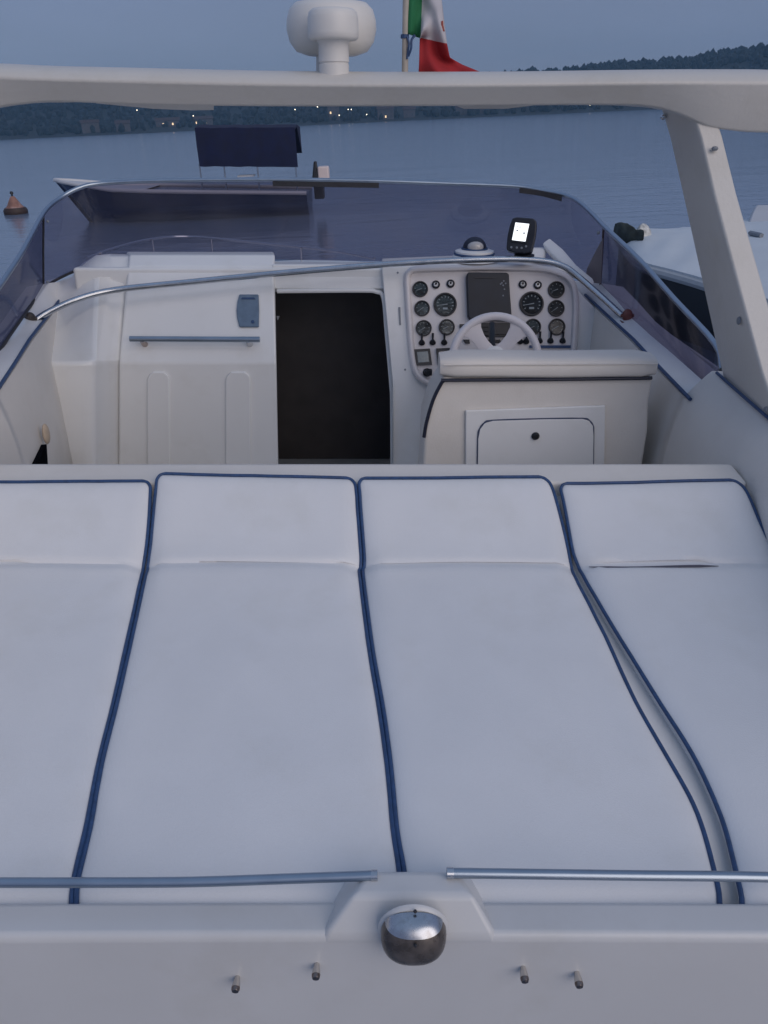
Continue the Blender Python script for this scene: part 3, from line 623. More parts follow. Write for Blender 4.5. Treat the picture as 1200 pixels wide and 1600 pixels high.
for t in (0.1, 0.55): MB().ball(lerp(TOP[iR], FOOT[iR], t) + Vector((-0.03, -0.02, 0)), 0.009, 8).build('screw', GREY, wso)
for t in (0.1, 0.9): MB().ball(lerp(TOP[iL], FOOT[iL], t) + Vector((0.03, -0.02, 0)), 0.008, 8).build('screw', GREY, wso)
m_ = MB()
for pts in (((426, 286.5, 4.94), (500, 287.5, 4.94), (592, 289, 4.94)), ((812, 297, 4.91), (845, 301.5, 4.885), (878, 310, 4.83))):
    P = [aY(*q) for q in pts]; MB().loft([[p + Z * 0.012, p - Z * 0.016, p - Z * 0.016 + Y_ * 0.012, p + Z * 0.012 + Y_ * 0.012] for p in smooth_path(P, 3)]).build('gasket_strip', RUBBER, wso)
MB().tube(smooth_path([p - Y_ * 0.003 + Z * 0.002 for p in FOOT[:10]], 4), 0.0045, 6).build('foot_gasket', RUBBER, wso)
MB().tube(smooth_path([p + Vector((0.006, -0.006, 0.002)) for p in FOOT[15:]], 4), 0.008, 6).build('foot_gasket', RUBBER, wso)
MB().prism([aY(942, 372, 4.41), aY(938.5, 443, 4.50), aY(914, 441, 4.60), aY(917, 420, 4.56), aY(931, 392, 4.48)], Vector((0.004, 0.006, 0))).build('corner_plate', mat('frosted_plate', (0.24, 0.21, 0.22), 0.5), wso)
# white corner brace right of the dash
m_ = MB(); P = [aY(857, 384, 4.80), aY(875, 401, 4.70), aY(897, 424, 4.58), aY(924, 440, 4.45)]
rings = []
for p, w_, h_ in zip(P, (0.042, 0.050, 0.040, 0.018), (0.040, 0.042, 0.036, 0.018)):
    d_ = Vector((0.80, 0.35, 0.5)).normalized(); e_ = Vector((-0.45, 0.2, 0.86)).normalized()
    g = lambda v: math.copysign(abs(v) ** 0.45, v)
    rings.append([p + d_ * w_ * 0.7 * g(math.cos(b)) + e_ * h_ * 0.75 * g(math.sin(b)) for b in [2 * math.pi * k / 20 for k in range(20)]])
m_.loft(rings).build('corner_moulding', GEL, boat, angle=60)
m_ = MB(); P = aY(828, 402, 4.75); m_.loft([[aY(818, 404, 4.72), aY(850, 410, 4.72), aY(850, 410, 4.9), aY(818, 404, 4.9)], [aY(824, 386, 4.80), aY(856, 386, 4.80), aY(856, 390, 4.92), aY(824, 390, 4.92)]]); m_.build('dash_moulding', GEL, boat, bevel=0.02)

# radar arch
bsec = [(-80, 99, 176), (-30, 98, 168), (5, 99, 163), (70, 102, 158.5), (200, 105, 163), (400, 109.5, 165.5), (600, 111.5, 165.5), (800, 111, 164.5), (950, 109, 163.5), (1030, 108, 166), (1080, 107.5, 178), (1127, 107.5, 197), (1170, 107.5, 204), (1215, 108, 207.5), (1290, 112, 207)]
rows = []
arc = smooth_path([Vector(q) for q in bsec], 3)
for q in arc:
    Ya = 2.90; a, b = aY(q.x, q.y, Ya), aY(q.x, q.z, Ya); h_ = a.z - b.z; k = min(h_, 0.16)
    sec = [(0.055, b.z), (0.028, b.z + 0.30 * k), (0.0, a.z - 0.040), (0.012, a.z - 0.024), (0.05, a.z - 0.006), (0.11, a.z + 0.004), (0.30, a.z), (0.42, a.z - 0.02), (0.46, a.z - 0.055), (0.42, max(a.z - 0.09, b.z + 0.005)), (0.25, max(a.z - 0.105, b.z + 0.002)), (0.10, b.z + 0.001)]
    rows.append([Vector((a.x, Ya + y_, z_)) for y_, z_ in sec])
am = MB().loft(rows)
def leg(g):
    st = [((1134, 603, 2.97), (1224, 688, 2.40), 0.11), ((1128, 580, 2.99), (1187, 580, 2.58), 0.10), ((1090, 407, 3.12), (1137.5, 395, 2.76), 0.092), ((1067, 303, 3.20), (1113, 303, 2.85), 0.088), ((1047, 215, 3.28), (1092, 214, 2.95), 0.086), ((1036, 178, 3.30), (1080, 176, 2.97), 0.086), ((1024, 150, 3.3), (1070, 150, 2.99), 0.086)]
    rings = []
    for f_q, a_q, th in st:
        p, q = aY(*f_q), aY(*a_q)
        d = (p - q).normalized(); n_ = X
        rings.append([g(p), g(lerp(q, p, 0.06)), g(q + X * 0.006), g(q + X * th * 0.9 + Y_ * 0.0), g(q + X * th + Y_ * 0.03), g(p + X * th * 0.8 - Y_ * 0.03), g(p + X * 0.03 + Y_ * 0.02)])
    return rings
am.loft(leg(lambda p: p)); am.loft(leg(mir))
arch = am.build('radar_arch', ARCH, boat, bevel=0.008, angle=42)
for px, py, Yq in ((1139, 582, 2.93), (1194, 640, 2.52)):
    p = aY(px, py, Yq); MB().lathe([(0.011, 0), (0.010, 0.004), (0.0001, 0.006)], p + X * 0.006, -X, 10).build('arch_screw', GREY, arch)
p = aY(1152, 501, 2.71); MB().lathe([(0.014, 0), (0.012, 0.004), (0.0001, 0.006)], p + X * 0.006, -X, 10).build('arch_screw', GREY, arch)
p = aY(1038, 183, 3.26); MB().ball(p - X * 0.004, (0.01, 0.022, 0.01), 10).build('arch_highlight', STEEL, arch)  # bead added to stand for a small highlight on the arch
p = aY(1116, 232, 2.92); MB().ball(p + Vector((0, -0.006, 0)), (0.012, 0.01, 0.008), 8).build('arch_scuff', GREY, arch)
# lip strips under the arch beam
for Q in (((150, 160.5, 1), (240, 162.5, 7.5), (300, 163.5, 9), (334, 165, 7)), ((712, 162, 3), (725, 162, 8), (790, 162, 8), (832, 163, 2))):
    MB().loft([[aY(px, py, 3.00), aY(px, py + h_, 3.05), aY(px, py + h_, 3.16), aY(px, py, 3.2)] for px, py, h_ in Q]).build('underside_lip', ARCH, arch)

# ------------------------------------------------------------------ things on the boat
# loose sun pad cushions
pA0, pN0 = Vector((0, 1.139, -1.375)), Vector((0, -0.1304, 1)).normalized()
fold = aP(600, 890, pA0, pN0); pN1 = Vector((0, -0.70, 1)).normalized()
def pad(px, py): return aP(px, py, pA0, pN0) if py > 890 else aP(px, py, fold, pN1)
def cushion(label, top, left, right, crease=0.012, gap=None, seed=0):
    (ya, yb) = top
    left, right = [[(q.x, q.y) for q in smooth_path([Vector((y_, x_, 0)) for y_, x_ in tb], 6)] for tb in (left, right)]
    y = 0.0
    s_list = [0, 2, 4, 7, 10, 14, 20, 30, 45, 65, 90, 110, 122, 130, 135, 139, 142, 145, 148, 151, 155, 160, 168, 180, 200] + list(range(225, 666, 25))
    full = 1442 - (ya + yb) / 2
    s_list = [s for s in s_list if s < full - 8] + [full]
    us = [0, .006, .015, .03, .05, .08, .12, .18, .25, .33, .42, .5, .58, .67, .75, .82, .88, .92, .95, .97, .985, .994, 1]
    rc = 13.0
    rows = []; fl = None
    for s in s_list:
        row = []; ins = rc * (1 - math.sqrt(max(0, 1 - (1 - min(s, rc) / rc) ** 2)))
        for u in us:
            py = lerp(ya, yb, u); py = py + s * (1442 - py) / full
            xl, xr = interp(left, py) + ins, interp(right, py) - ins
            px = lerp(xl, xr, u); p = pad(px, py)
            wdt = (pad(xr, py) - pad(xl, py)).length
            e = min(min(u, 1 - u) * wdt, (p - pad(px, lerp(ya, yb, u))).length)
            k = 1 - min(e / 0.055, 1); hgt = 0.016 * math.sqrt(max(0, 1 - k * k))
            hgt += 0.010 * math.sin(math.pi * u) * min(1, s / 120)
            df = (py - 893) * 0.0021
            cr = crease * math.exp(-(df / 0.014) ** 2)
            if gap and gap[0] < px < gap[1]: cr += 0.006 * min(1, (px - gap[0]) / 30, (gap[1] - px) / 30) * math.exp(-((py - lerp(896, 902, (px - gap[0]) / (gap[1] - gap[0]))) / 3.0) ** 2)
            hgt -= cr * min(1, 0.35 + e / 0.1)
            al = p.y * 2 + seed
            hgt += 0.0022 * math.exp(-e / 0.035) * min(1, e / 0.012) * (math.sin(al * 46 + 3 * noise.noise(Vector((al * 3, u, 2)))) * noise.noise(Vector((al * 4, 7 * (u > .5), 1))) * 2)
            hgt += 0.0030 * abs(noise.noise(Vector((p.x * 2.2 + p.y * 1.3 + seed, p.y * 7 - p.x * 2, 3)))) * math.exp(-((py - 905) / 60.0) ** 2) * 2
            hgt += 0.0038 * noise.noise(Vector((p.x * 3.0 + seed, p.y * 3.6, 0))) + 0.0012 * noise.noise(Vector((p.x * 14 + seed, p.y * 9, 4)))
            hgt += 0.020 * math.exp(-abs(df) / 0.07) * min(1, e / 0.05)
            hgt = hgt * (1 - 0.75 * min(1, max(0, (py - 1385) / 45))) - 0.004 * min(1, max(0, (py - 1400) / 25))
            row.append(p + (pN0 if py > 890 else lerp(pN1, pN0, 0.3).normalized()) * hgt)
        rows.append(row)
    m_ = MB().grid(rows)
    loop = [r[0] for r in rows[::-1]] + rows[0][1:-1] + [r[-1] for r in rows]
    bot = [p - Z * 0.040 for p in loop]
    m_.grid([loop, bot]); m_.grid([[lerp(r[0], r[-1], t) - Z * 0.040 for t in (0, .5, 1)] for r in rows])
    base = rows[len(rows) // 2][11]
    t = thing('sun_pad_cushion', label, 'cushion', base - Z * 0.05, 'white sun pad cushions with navy piping')
    m_.build('pad', CUSH, t, angle=50)
    MB().tube([p + Z * 0.006 for p in smooth_path(loop, 2)], 0.0054, 8).build('piping', NAVY, t)
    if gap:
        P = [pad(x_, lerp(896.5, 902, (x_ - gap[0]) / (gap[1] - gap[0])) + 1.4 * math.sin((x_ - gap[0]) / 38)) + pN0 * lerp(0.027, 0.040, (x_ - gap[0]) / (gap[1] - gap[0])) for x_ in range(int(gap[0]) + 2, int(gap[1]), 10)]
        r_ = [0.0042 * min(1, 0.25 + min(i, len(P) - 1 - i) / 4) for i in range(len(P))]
        MB().tube(P, r_, 6).build('seam_shade_strip', mat('painted_seam_shade', (0.10, 0.10, 0.13), 0.8), t)  # dark strip painted in for the shade inside the crease
    return t
cushion('white cushion cut off by the left edge of the picture', (756, 754), [(753, -75), (890, -112), (1100, -190), (1415, -330)],
        [(753, 236), (800, 234), (850, 230), (890, 224), (910, 220), (1020, 196), (1110, 175.5), (1200, 153.5), (1300, 134), (1370, 117.5), (1415, 111.5)], seed=1)
cushion('white cushion between the left edge cushion and the middle seam, in front of the cabinet', (743, 749), [(743, 246), (770, 244), (800, 241), (850, 236.5), (890, 231.5), (905, 228), (1020, 202), (1110, 182), (1200, 159.5), (1300, 141), (1370, 124.5), (1415, 118.5)],
        [(748, 553), (770, 556.5), (800, 558.5), (870, 563.5), (890, 563), (905, 562), (1020, 577), (1110, 592), (1200, 604.5), (1300, 614), (1360, 623), (1415, 628)], seed=5)
cushion('white cushion behind the helm seat, right of the middle seam', (750, 748), [(750, 559), (770, 562), (800, 564), (870, 569.5), (890, 569), (905, 568), (1020, 583), (1110, 599), (1200, 611), (1300, 620.5), (1360, 631), (1415, 636)],
        [(748, 854), (775, 866), (840, 883), (890, 893), (915, 903), (1000, 946), (1100, 993), (1180, 1038), (1250, 1078), (1300, 1098), (1360, 1114), (1415, 1126)], seed=9)
cushion('white cushion with an open crease, lying against the right side wall beyond the wide gap', (758, 753), [(757, 873), (790, 881), (840, 890), (870, 896), (900, 909), (930, 926), (1000, 968), (1100, 1030), (1180, 1080), (1250, 1114), (1300, 1133), (1360, 1148), (1415, 1160)],
        [(752, 1151), (775, 1168), (820, 1187), (855, 1203), (900, 1222), (1000, 1270), (1200, 1340), (1415, 1400)], gap=(916, 1124), seed=13)

# steel canopy bow across the cockpit
fR, fL = aY(978.5, 499, 4.12), aY(50, 504, 4.12)
cbw = thing('canopy_bow', 'bent steel tube spanning the cockpit in front of the dashboard and cabinet', 'tube', (fR + fL) / 2)
P = [aY(*q) for q in ((52, 503, 4.12), (75, 488, 4.18), (120, 468, 4.30), (180, 453, 4.40), (300, 440.5, 4.44), (430, 427.5, 4.46), (540, 418, 4.47), (640, 410.5, 4.47), (720, 406.5, 4.47), (800, 405, 4.47), (850, 408, 4.46), (880, 416, 4.44), (902, 431, 4.40), (940, 464, 4.27), (977, 498, 4.13))]
MB().tube(smooth_path(P, 5), 0.0165, 12).build('tube', STEEL, cbw)
for p, mt in ((fR, RUST), (fL, GRIP)):
    m_ = MB(); p = p + Vector((0, -0.01, 0.022)); m_.box(p + Vector((-0.034, -0.04, -0.045)), p + Vector((0.034, 0.04, -0.026))); m_.ball(p, (0.027, 0.030, 0.034), 12); m_.tube([p, p - Z * 0.05], 0.017, 10); m_.tube([p + Vector((-0.034, 0, 0.0)), p + Vector((0.034, 0, 0.0))], 0.010, 8)
    m_.build('deck_mount', mt, cbw, bevel=0.004)
# compass
cc = aY(741, 398, 4.66)
cmp_ = thing('compass', 'round dark domed compass with a white ring on top of the dashboard', 'compass', cc)
MB().lathe([(0.0001, -0.03), (0.135, -0.03), (0.115, 0.0), (0.0001, 0.0)], cc, Z, 32).build('pedestal', GEL, cmp_)
MB().lathe([(0.112, -0.001), (0.115, 0.006), (0.112, 0.012), (0.0001, 0.012)], cc, Z, 32).build('base_ring', NAVY, cmp_)
MB().lathe([(0.108, 0.012), (0.107, 0.022), (0.08, 0.03), (0.0001, 0.03)], cc, Z, 32).build('white_ring', GEL, cmp_)
MB().lathe([(0.074, 0.03), (0.074, 0.038), (0.0001, 0.038)], cc, Z, 32).build('collar', NAVY, cmp_)
MB().lathe([(0.066 * math.cos(R(a)), 0.036 + 0.060 * math.sin(R(a))) for a in (0, 15, 30, 45, 60, 75, 90)], cc, Z, 28).build('hood', DNAVY, cmp_)
MB().ball(cc + Vector((0, -0.040, 0.048)), (0.046, 0.036, 0.030), 20).build('card', mat('compass_card', (0.45, 0.43, 0.42), 0.15, coat=0.8), cmp_)
# fish finder
fc = aY(816, 368, 4.50); FN = Vector((-0.22, -0.90, 0.30)).normalized()
def fp(px, py, d=0.0): return aP(px, py, fc + FN * d, FN)
ff = thing('fish_finder', 'small black fish finder with a glowing white screen standing on the dashboard', 'display', aY(819, 400, 4.55))
FFM = mat('charcoal_case', (0.014, 0.016, 0.024), 0.4, var=0.2, vscale=30)
m_ = MB().prism([fp(*q) for q in ((801, 340.5), (808, 339), (833, 341), (838, 345), (838.5, 352), (837, 368), (834, 382), (831, 393), (820, 396), (805, 394.5), (793.5, 391.5), (791, 388), (793, 367), (797, 350))], -FN * 0.06)
m_.build('case', FFM, ff, bevel=0.010, seg=4)
FACE = [fp(*q, d=0.0015) for q in ((803.5, 345), (829.5, 347.5), (823.5, 381), (797.5, 378))]
MB().prism(FACE, FN * 0.003).build('bezel', BLACK, ff, bevel=0.001)
SCR = mat('glowing_screen', (0.8, 0.85, 0.9), 0.3, var=0.01, emit=(0.95, 0.98, 1.0), estr=1.15)
MB().prism([fp(*q, d=0.005) for q in ((805.5, 347.7), (827, 350), (821, 377.5), (800, 375))], FN * 0.002).build('screen', SCR, ff)
m_ = MB()
def stroke(*qs):
    m_.prism([fp(a, b, 0.0075) for a, b in qs], FN * 0.0006)
stroke((808.2, 352.2), (809.0, 352.2), (808.4, 356), (807.6, 356))
stroke((811.2, 352.6), (813.2, 352.8), (813.1, 353.5), (811.1, 353.3)); stroke((812.6, 353.4), (813.3, 353.4), (813.0, 356.2), (812.2, 356.1)); stroke((810.8, 355.8), (814.2, 356.2), (814.0, 357), (810.7, 356.6))
stroke((806.0, 359.3), (807.4, 360.0), (808.6, 359.0), (810.2, 359.2), (809.0, 361.3), (807.2, 361.8))
stroke((817.4, 363.6), (818.8, 362.8), (820.4, 363.6), (819.8, 365.6), (817.8, 366.0)); stroke((803.4, 369), (804, 369), (803.6, 371), (803.0, 371))
m_.build('screen_marks', GREY, ff)
for px, py in ((799, 386.5), (807.5, 387), (815, 387.5), (822, 385)): MB().lathe([(0.006, 0), (0.006, 0.004), (0.0001, 0.005)], fp(px, py, 0.0), FN, 10).build('button', GREY, ff)
MB().lathe([(0.055, 0.0), (0.055, 0.010), (0.030, 0.018), (0.026, 0.06), (0.0001, 0.06)], aY(819, 400.5, 4.535) , Z, 20).build('stand', FFM, ff)

# radar dome and antenna on the arch
rc = aY(519, 87, 3.20); rtop = aY(519, 3, 3.20).z - rc.z
rb = aY(519, 110, 3.20).z
rd = thing('radar_dome', 'large round white radar dome on top of the arch', 'radar', Vector((rc.x, rc.y, rb - 0.02)))
Rr = (aY(589, 45, 3.20).x - aY(449, 45, 3.20).x) / 2
MB().lathe([(0.0001, 0.0), (Rr * 0.55, 0.0), (Rr * 0.80, 0.012), (Rr * 0.94, rtop * 0.25), (Rr, rtop * 0.48), (Rr * 0.99, rtop * 0.66), (Rr * 0.93, rtop * 0.85), (Rr * 0.80, rtop * 0.97), (Rr * 0.6, rtop), (0.0001, rtop * 1.01)], rc, Z, 48).build('dome', DOME, rd, angle=60)
MB().lathe([(0.06, rb - rc.z - 0.03), (0.055, 0.003)], rc, Z, 20).build('mount', DOME, rd)
ac = aY(521, 63, 2.99)
an = thing('mushroom_antenna', 'small white mushroom shaped antenna on a stem in front of the radar dome', 'antenna', Vector((ac.x, ac.y, ac.z - 0.12)))
ra = (aY(562, 40, 2.99).x - aY(482, 40, 2.99).x) / 2; ah = aY(521, 14, 2.99).z - ac.z
MB().lathe([(0.0001, 0), (ra * 0.90, 0.0), (ra * 0.98, 0.006), (ra, 0.02), (ra * 0.985, ah * 0.7), (ra * 0.93, ah * 0.9), (ra * 0.8, ah), (0.0001, ah * 1.03)], ac, Z, 36).build('cap', DOME, an, angle=50)
sr = (aY(545, 80, 2.99).x - aY(497, 80, 2.99).x) / 2
MB().lathe([(sr * 0.97, -0.14), (sr * 0.98, -0.068), (sr * 0.92, -0.066), (sr * 0.92, -0.063), (sr, -0.061), (sr * 0.97, -0.01), (sr * 1.1, 0.001)], ac, Z, 28).build('stem', DOME, an)

# flag
fb = aY(632.5, 118, 3.22)
fpole = thing('flag_pole', 'slim pale pole with dark cord standing on the radar arch', 'pole', fb)
MB().tube([fb - Z * 0.03, Vector((fb.x + 0.004, fb.y, aY(633, -230, 3.22).z))], 0.0112, 12).build('pole', mat('weathered_pole', (0.42, 0.38, 0.33), 0.5, var=0.15, vscale=20), fpole)
m_ = MB(); p = aY(632.5, 57, 3.22); m_.tube([p - Z * 0.006, p + Z * 0.006], 0.0145, 12)
m_.tube(smooth_path([aY(636, 57, 3.208), aY(639, 68, 3.20), aY(637.5, 80, 3.205), aY(636, 92, 3.208)], 4), 0.0035, 6); m_.tube(smooth_path([aY(648, 55, 3.205), aY(643, 63, 3.2), aY(642.5, 75, 3.2), aY(638, 88, 3.208)], 4), 0.0045, 6)
m_.build('cord', NAVY, fpole)
FG = [mat('flag_green', (0.016, 0.16, 0.06), 0.85, var=0.12, vscale=20, bump=0.2, bscale=300), mat('flag_white', (0.52, 0.50, 0.52), 0.85, var=0.05, vscale=20, bump=0.2, bscale=300), mat('flag_red', (0.36, 0.020, 0.025), 0.85, var=0.12, vscale=20, bump=0.2, bscale=300), mat('flag_crest', (0.33, 0.08, 0.06), 0.8, var=0.3, vscale=90)]
ctl_t = [(0.0, (634, -200)), (0.33, (661, -60)), (0.5, (690, 0)), (0.66, (698, 66)), (0.74, (703, 90)), (0.86, (722, 101)), (1.0, (754, 114))]
ctl_b = [(0.0, (634, 52)), (0.33, (657.5, 60)), (0.5, (656, 60)), (0.66, (656, 57)), (0.8, (655, 95)), (1.0, (652, 150))]
def ci(tab, u): return Vector((interp([(a, q[0]) for a, q in tab], u), interp([(a, q[1]) for a, q in tab], u)))
fm = MB(); nu, nv = 66, 24; rows = []
for i in range(nu + 1):
    u = i / nu; a, b = ci(ctl_t, u), ci(ctl_b, u); row = []
    for j in range(nv + 1):
        v = j / nv; q = lerp(a, b, v)
        row.append(aY(q.x, q.y, 3.22 + 0.020 * math.sin(u * 17 + v * 4) * min(1, u * 5) + 0.012 * math.sin(v * 11 + u * 5) * min(1, u * 4)))
    rows.append(row)
vs = [p for r in rows for p in r]; n1 = nv + 1
for band in range(3):
    fs = []
    for i in range(nu):
        if band * 22 <= i < (band + 1) * 22: fs += [[i * n1 + j, i * n1 + j + 1, (i + 1) * n1 + j + 1, (i + 1) * n1 + j] for j in range(nv)]
    fm.f += fs; fm.m += [band] * len(fs)
fm.v = vs
fl = tag(fm.build('flag', FG, loc=aY(634, 52, 3.22), angle=80, solid=0.0015), 'green, white and red tricolour flag hanging limp from the pole', 'flag')
m_ = MB(); m_.prism([aY(a, b, 3.19) for a, b in ((689.5, 33), (692.5, 32), (693, 40), (695, 49), (687, 49), (689.5, 41))], Y_ * 0.002); m_.build('crest', FG[3], fl)

# ------------------------------------------------------------------ other craft on the water (world frame)
NAVYHULL = mat('navy_hull_paint', (0.030, 0.050, 0.115), 0.25, var=0.15, vscale=2); CANVAS = mat('navy_canvas', (0.006, 0.011, 0.045), 0.85, var=0.2, vscale=5, bump=0.3, bscale=30)
PW = mat('boat_white_paint', (0.55, 0.55, 0.56), 0.35, var=0.04, vscale=2, wear=(0.5, 0.48, 0.42), wscale=3, wamt=0.4)
YB = 25.0
def wY(px, py, Y):
    d = RH @ ray(px, py); return Vector((0, 0, EYE)) + d * (Y / d.y)
xb, xs = wY(86, 282, YB).x, wY(512, 282, YB).x
zb_ = wY(86, 283, YB).z
mo = thing('moored_motorboat', 'navy moored boat with a big dark blue canopy beyond the windscreen', 'boat', Vector(((xb + xs) / 2, YB, 0)), boat=False)
LB = xs - xb
def mh(t): return 1.15 * min(1, (t * 2.6)) ** 0.6 * (1 if t < 0.6 else lerp(1, 0.86, (t - 0.6) / 0.4))
def msh(t): return zb_ - 0.18 * min(1, 4 * t) - 0.40 * t
m_ = MB(); rings = []; deck = []
for i in range(25):
    t = i / 24; x_ = xb + LB * 0.93 * t; hb = max(0.02, mh(t)); s_ = msh(t); k = 0.9 * (1 - min(1, t * 3)) 
    rings.append([Vector((x_, YB - hb, s_)), Vector((x_ + k * 0.55, YB - hb * 0.82, s_ * 0.45)), Vector((x_ + k, YB - hb * 0.4, -0.2)), Vector((x_ + k, YB + hb * 0.4, -0.2)), Vector((x_ + k * 0.55, YB + hb * 0.82, s_ * 0.45)), Vector((x_, YB + hb, s_))])
m_.loft(rings, closed=True); m_.build('hull', NAVYHULL, mo, angle=60)
m_ = MB()
for sg in (-1, 1): m_.tube([Vector((xb + LB * 0.93 * i / 24, YB + sg * max(0.02, mh(i / 24)), msh(i / 24) + 0.03)) for i in range(25)], 0.055, 8)
m_.grid([[Vector((xb + LB * 0.93 * i / 24, YB - max(0.02, mh(i / 24)) * 0.97, msh(i / 24) + 0.04)), Vector((xb + LB * 0.93 * i / 24, YB + max(0.02, mh(i / 24)) * 0.97, msh(i / 24) + 0.04))] for i in range(10)])
m_.build('gunwale', PW, mo)
c0, c1 = wY(303.5, 197, YB - 0.9), wY(465.5, 261, YB - 0.9)
m_ = MB(); rows = []
rr_ = random.Random(5)
for i in range(21):
    t = i / 20; x_ = lerp(c0.x, c1.x, t); jt = 0.02 * noise.noise(Vector((t * 9, 0, 0))); zt_ = lerp(wY(303, 198, YB - .9).z, wY(465, 197, YB - .9).z, t) + jt; zb2 = lerp(wY(303, 260.5, YB - .9).z, wY(465, 261, YB - .9).z, t) - jt
    rows.append([Vector((x_, YB - 0.9 + 0.02 * math.sin(t * 25), zb2)), Vector((x_, YB - 0.93 + 0.02 * math.sin(t * 21), (zb2 + zt_) / 2)), Vector((x_, YB - 0.88, zt_ - 0.03)), Vector((x_, YB - 0.3, zt_ + 0.04)), Vector((x_, YB + 0.6, zt_ - 0.03)), Vector((x_, YB + 0.65, zb2 + 0.3)), Vector((x_, YB + 0.6, zb2 + 0.3)), Vector((x_, YB - 0.3, zt_ - 0.02)), Vector((x_, YB - 0.86, zt_ - 0.08))])
m_.loft(rows).build('canopy', CANVAS, mo, angle=50)
for px in (312, 350, 402, 462):
    p = wY(px, 262, YB - 0.85); MB().tube([p + Z * 0.1, Vector((p.x, p.y, 0.55))], 0.022, 6).build('canopy_pole', STEEL, mo)
MB().box(wY(371, 277, YB - 0.7), wY(399, 272, YB - 0.3)).build('windscreen', PW, mo)
oc = wY(499, 281, YB)
om = MB(); om.box((oc.x - 0.16, YB - 0.22, oc.z - 0.5), (oc.x + 0.12, YB + 0.22, oc.z + 0.05)); om.loft([[Vector((oc.x - 0.20, YB - 0.2, oc.z)), Vector((oc.x - 0.02, YB - 0.2, oc.z)), Vector((oc.x - 0.02, YB + 0.2, oc.z)), Vector((oc.x - 0.20, YB + 0.2, oc.z))], [Vector((oc.x - 0.12, YB - 0.1, oc.z + 0.5)), Vector((oc.x - 0.04, YB - 0.1, oc.z + 0.5)), Vector((oc.x - 0.04, YB + 0.1, oc.z + 0.5)), Vector((oc.x - 0.12, YB + 0.1, oc.z + 0.5))]])
omo = om.build('outboard_motor', BLACK, mo, bevel=0.03)
MB().box((oc.x - 0.02, YB - 0.24, oc.z - 0.02), (oc.x + 0.30, YB + 0.2, oc.z + 0.36)).build('cowling', mat('pinkish_white_cowling', (0.72, 0.60, 0.56), 0.4), omo, bevel=0.05)

# buoy
bw = wZ(25.5, 334, 0.0)
by = thing('buoy', 'small weathered orange cone buoy floating at the left', 'buoy', bw, boat=False)
sc_ = (wY(44, 330, bw.y).x - wY(8, 330, bw.y).x) / 2
MB().lathe([(0.0001, -0.25), (sc_ * 0.8, -0.12), (sc_, 0.02), (sc_, 0.12), (sc_ * 0.86, 0.20), (0.0001, 0.20)], bw, Z, 24).build('float', mat('dark_float_rubber', (0.05, 0.03, 0.025), 0.6), by)
MB().lathe([(sc_ * 0.80, 0.19), (sc_ * 0.58, 0.28), (sc_ * 0.30, 0.47), (sc_ * 0.17, 0.55), (0.0001, 0.56)], bw, Z, 20).build('cone', mat('faded_orange_paint', (0.30, 0.15, 0.11), 0.6, var=0.4, vscale=4, wear=(0.50, 0.44, 0.42), wscale=4, wamt=1.0), by)
MB().lathe([(0.03, 0.54), (0.03, 0.62), (0.06, 0.63), (0.05, 0.70), (0.0001, 0.72)], bw, Z, 10).build('top_light', BLACK, by)

# white boat moored alongside to starboard
ZN = 0.78
near = [wZ(a, b, ZN) for a, b in ((968, 370), (985, 392), (1006, 409), (1050, 421), (1097, 434), (1180, 460), (1290, 500))]
far = [wZ(a, b, ZN) for a, b in ((976, 364), (1006, 359), (1045, 357), (1085, 354), (1130, 348), (1180, 341), (1290, 330))]
nb = thing('white_motorboat', 'white covered boat with dark hull moored alongside behind the right arch leg', 'boat', (near[3].x + 1, near[3].y, 0), boat=False)
m_ = MB(); rings = []
NS, FS = smooth_path(near, 5), smooth_path(far, 5)
for p, q in zip(NS, FS):
    c = (p + q) / 2
    rings.append([p - Z * 0.10, Vector((lerp(p.x, c.x, .06), lerp(p.y, c.y, .06), 0.3)), Vector((lerp(p.x, c.x, .2), lerp(p.y, c.y, .2), -0.2)), Vector((lerp(q.x, c.x, .2), lerp(q.y, c.y, .2), -0.2)), Vector((lerp(q.x, c.x, .06), lerp(q.y, c.y, .06), 0.3)), q - Z * 0.10])
m_.loft(rings).build('hull', mat('dark_hull_paint', (0.010, 0.011, 0.012), 0.4, var=0.3, vscale=2), nb, angle=60)
m_ = MB(); rows = []
for i, (p, q) in enumerate(zip(NS, FS)):
    rows.append([p - Z * 0.11, p + Z * 0.0] + [lerp(p, q, t) + Z * (0.10 * math.sin(math.pi * t) + 0.025 * noise.noise(Vector((i * 0.35, t * 4, 2)))) for t in (0.04, 0.15, 0.3, 0.5, 0.7, 0.85, 0.96)] + [q, q - Z * 0.11])
m_.loft(rows).build('deck_cover', mat('white_deck_cover', (0.60, 0.64, 0.66), 0.55, var=0.05, vscale=1.5, bump=0.25, bscale=8), nb, angle=60)
m_ = MB().tube([p - Z * 0.07 - (q - p).normalized() * 0.01 for p, q in zip(NS, FS)], 0.05, 8); m_.build('rub_rail', mat('grey_rub_rail', (0.42, 0.44, 0.45), 0.5), nb)
p = wZ(1198, 352, ZN + 0.3); m_ = MB(); m_.loft([[wZ(1168, 350, ZN), wZ(1215, 352, ZN), wZ(1225, 340, ZN), wZ(1170, 341, ZN)], [wZ(1172, 346, ZN) + Z * 0.12, wZ(1210, 348, ZN) + Z * 0.12, wZ(1215, 341, ZN) + Z * 0.2, wZ(1178, 341, ZN) + Z * 0.2]]); m_.build('seat_hump', PW, nb, bevel=0.04)
m_ = MB().tube([wZ(1172, 364, ZN + .12), wZ(1190, 368, ZN + .12)], 0.03, 6); m_.build('cleat', GREY, nb)
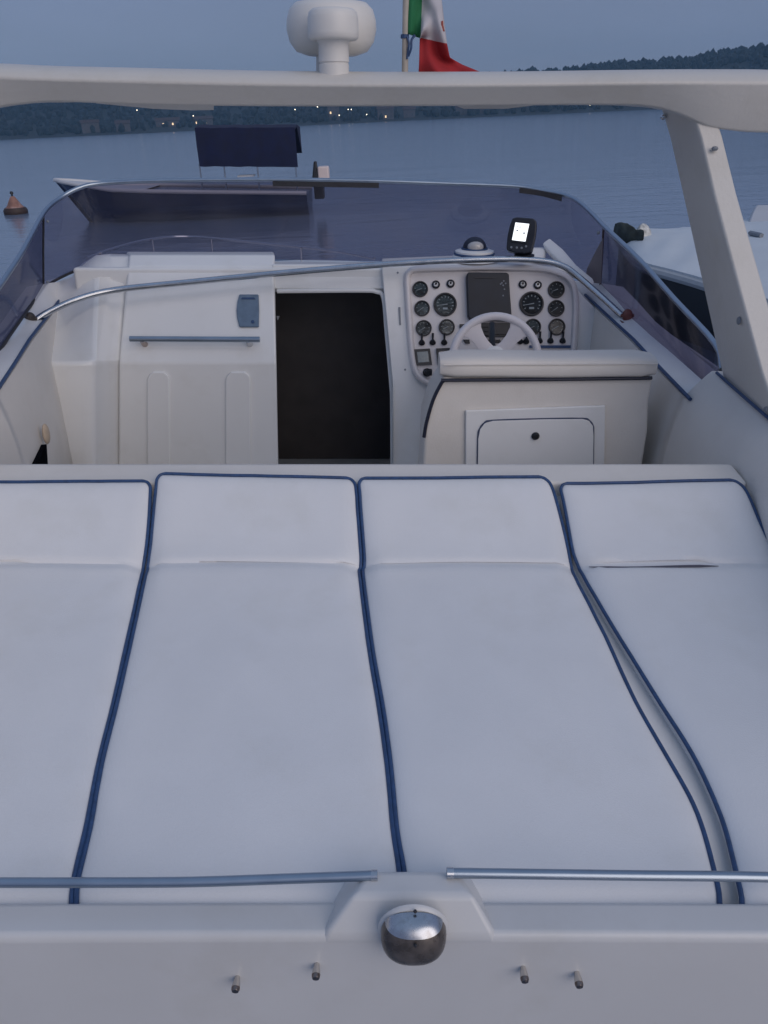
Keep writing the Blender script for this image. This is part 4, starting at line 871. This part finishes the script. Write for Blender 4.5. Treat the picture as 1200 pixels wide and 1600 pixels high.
# rolled dark cover on its bow, and a speckled fender
rp = wZ(984, 370, ZN + 0.02)
m_ = MB(); rings = []; a_, b_ = wZ(962, 364, ZN + 0.12), wZ(1004, 368, ZN + 0.14)
for i in range(13):
    t = i / 12; p = lerp(a_, b_, t); r_ = 0.13 * (0.55 + 0.6 * math.sin(math.pi * min(1, t + 0.25)) ** 1)
    rings.append([p + Vector((0.02 * math.sin(k * 3), math.cos(2 * math.pi * k / 12) * r_, math.sin(2 * math.pi * k / 12) * r_ * 0.9)) * (1 + 0.25 * noise.noise(Vector((t * 5, k * 0.9, 0)))) if False else p + Vector((0, math.cos(2 * math.pi * k / 12) * r_, math.sin(2 * math.pi * k / 12) * r_ * 0.9)) * (1 + 0.3 * noise.noise(Vector((t * 5, k * 0.9, 0)))) for k in range(12)])
m_.loft(rings)
tag(m_.build('rolled_cover', mat('dark_green_canvas', (0.045, 0.055, 0.048), 0.9, var=0.4, vscale=9, bump=0.5, bscale=30), loc=rp, angle=60), 'dark rolled canvas lying on the bow of the white covered boat', 'canvas', boat=False)
m_ = MB(); a_, b_ = wZ(992, 371, ZN + 0.06), wZ(1012, 360, ZN + 0.16)
m_.tube(smooth_path([a_, lerp(a_, b_, .3), lerp(a_, b_, .8), b_], 4), [0.03, 0.04, 0.05, 0.06, 0.07, 0.085, 0.10, 0.11, 0.115, 0.11, 0.09, 0.06, 0.02], 12)
tag(m_.build('fender', mat('speckled_fender', (0.50, 0.50, 0.47), 0.7, var=0.55, vscale=14), loc=a_, angle=60), 'pale speckled fender beside the rolled canvas on the white covered boat', 'fender', boat=False)

# thin evening haze over the lake
hz = MB().box((-1600, -60, -12), (1600, 1250, 75))
hm_ = bpy.data.materials.new('evening_haze'); hm_.use_nodes = True; hn = hm_.node_tree; hn.nodes.remove(hn.nodes['Principled BSDF'])
pv = hn.nodes.new('ShaderNodeVolumePrincipled'); pv.inputs['Color'].default_value = (0.36, 0.68, 1.0, 1); pv.inputs['Density'].default_value = 0.00040
hn.links.new(pv.outputs[0], hn.nodes['Material Output'].inputs['Volume'])
o = hz.build('haze', hm_); o['kind'] = 'stuff'

# ------------------------------------------------------------------ the boat lies heeled at its mooring
for o in BOAT:
    o.matrix_world = HM @ Matrix.Translation(OFF[o.name])
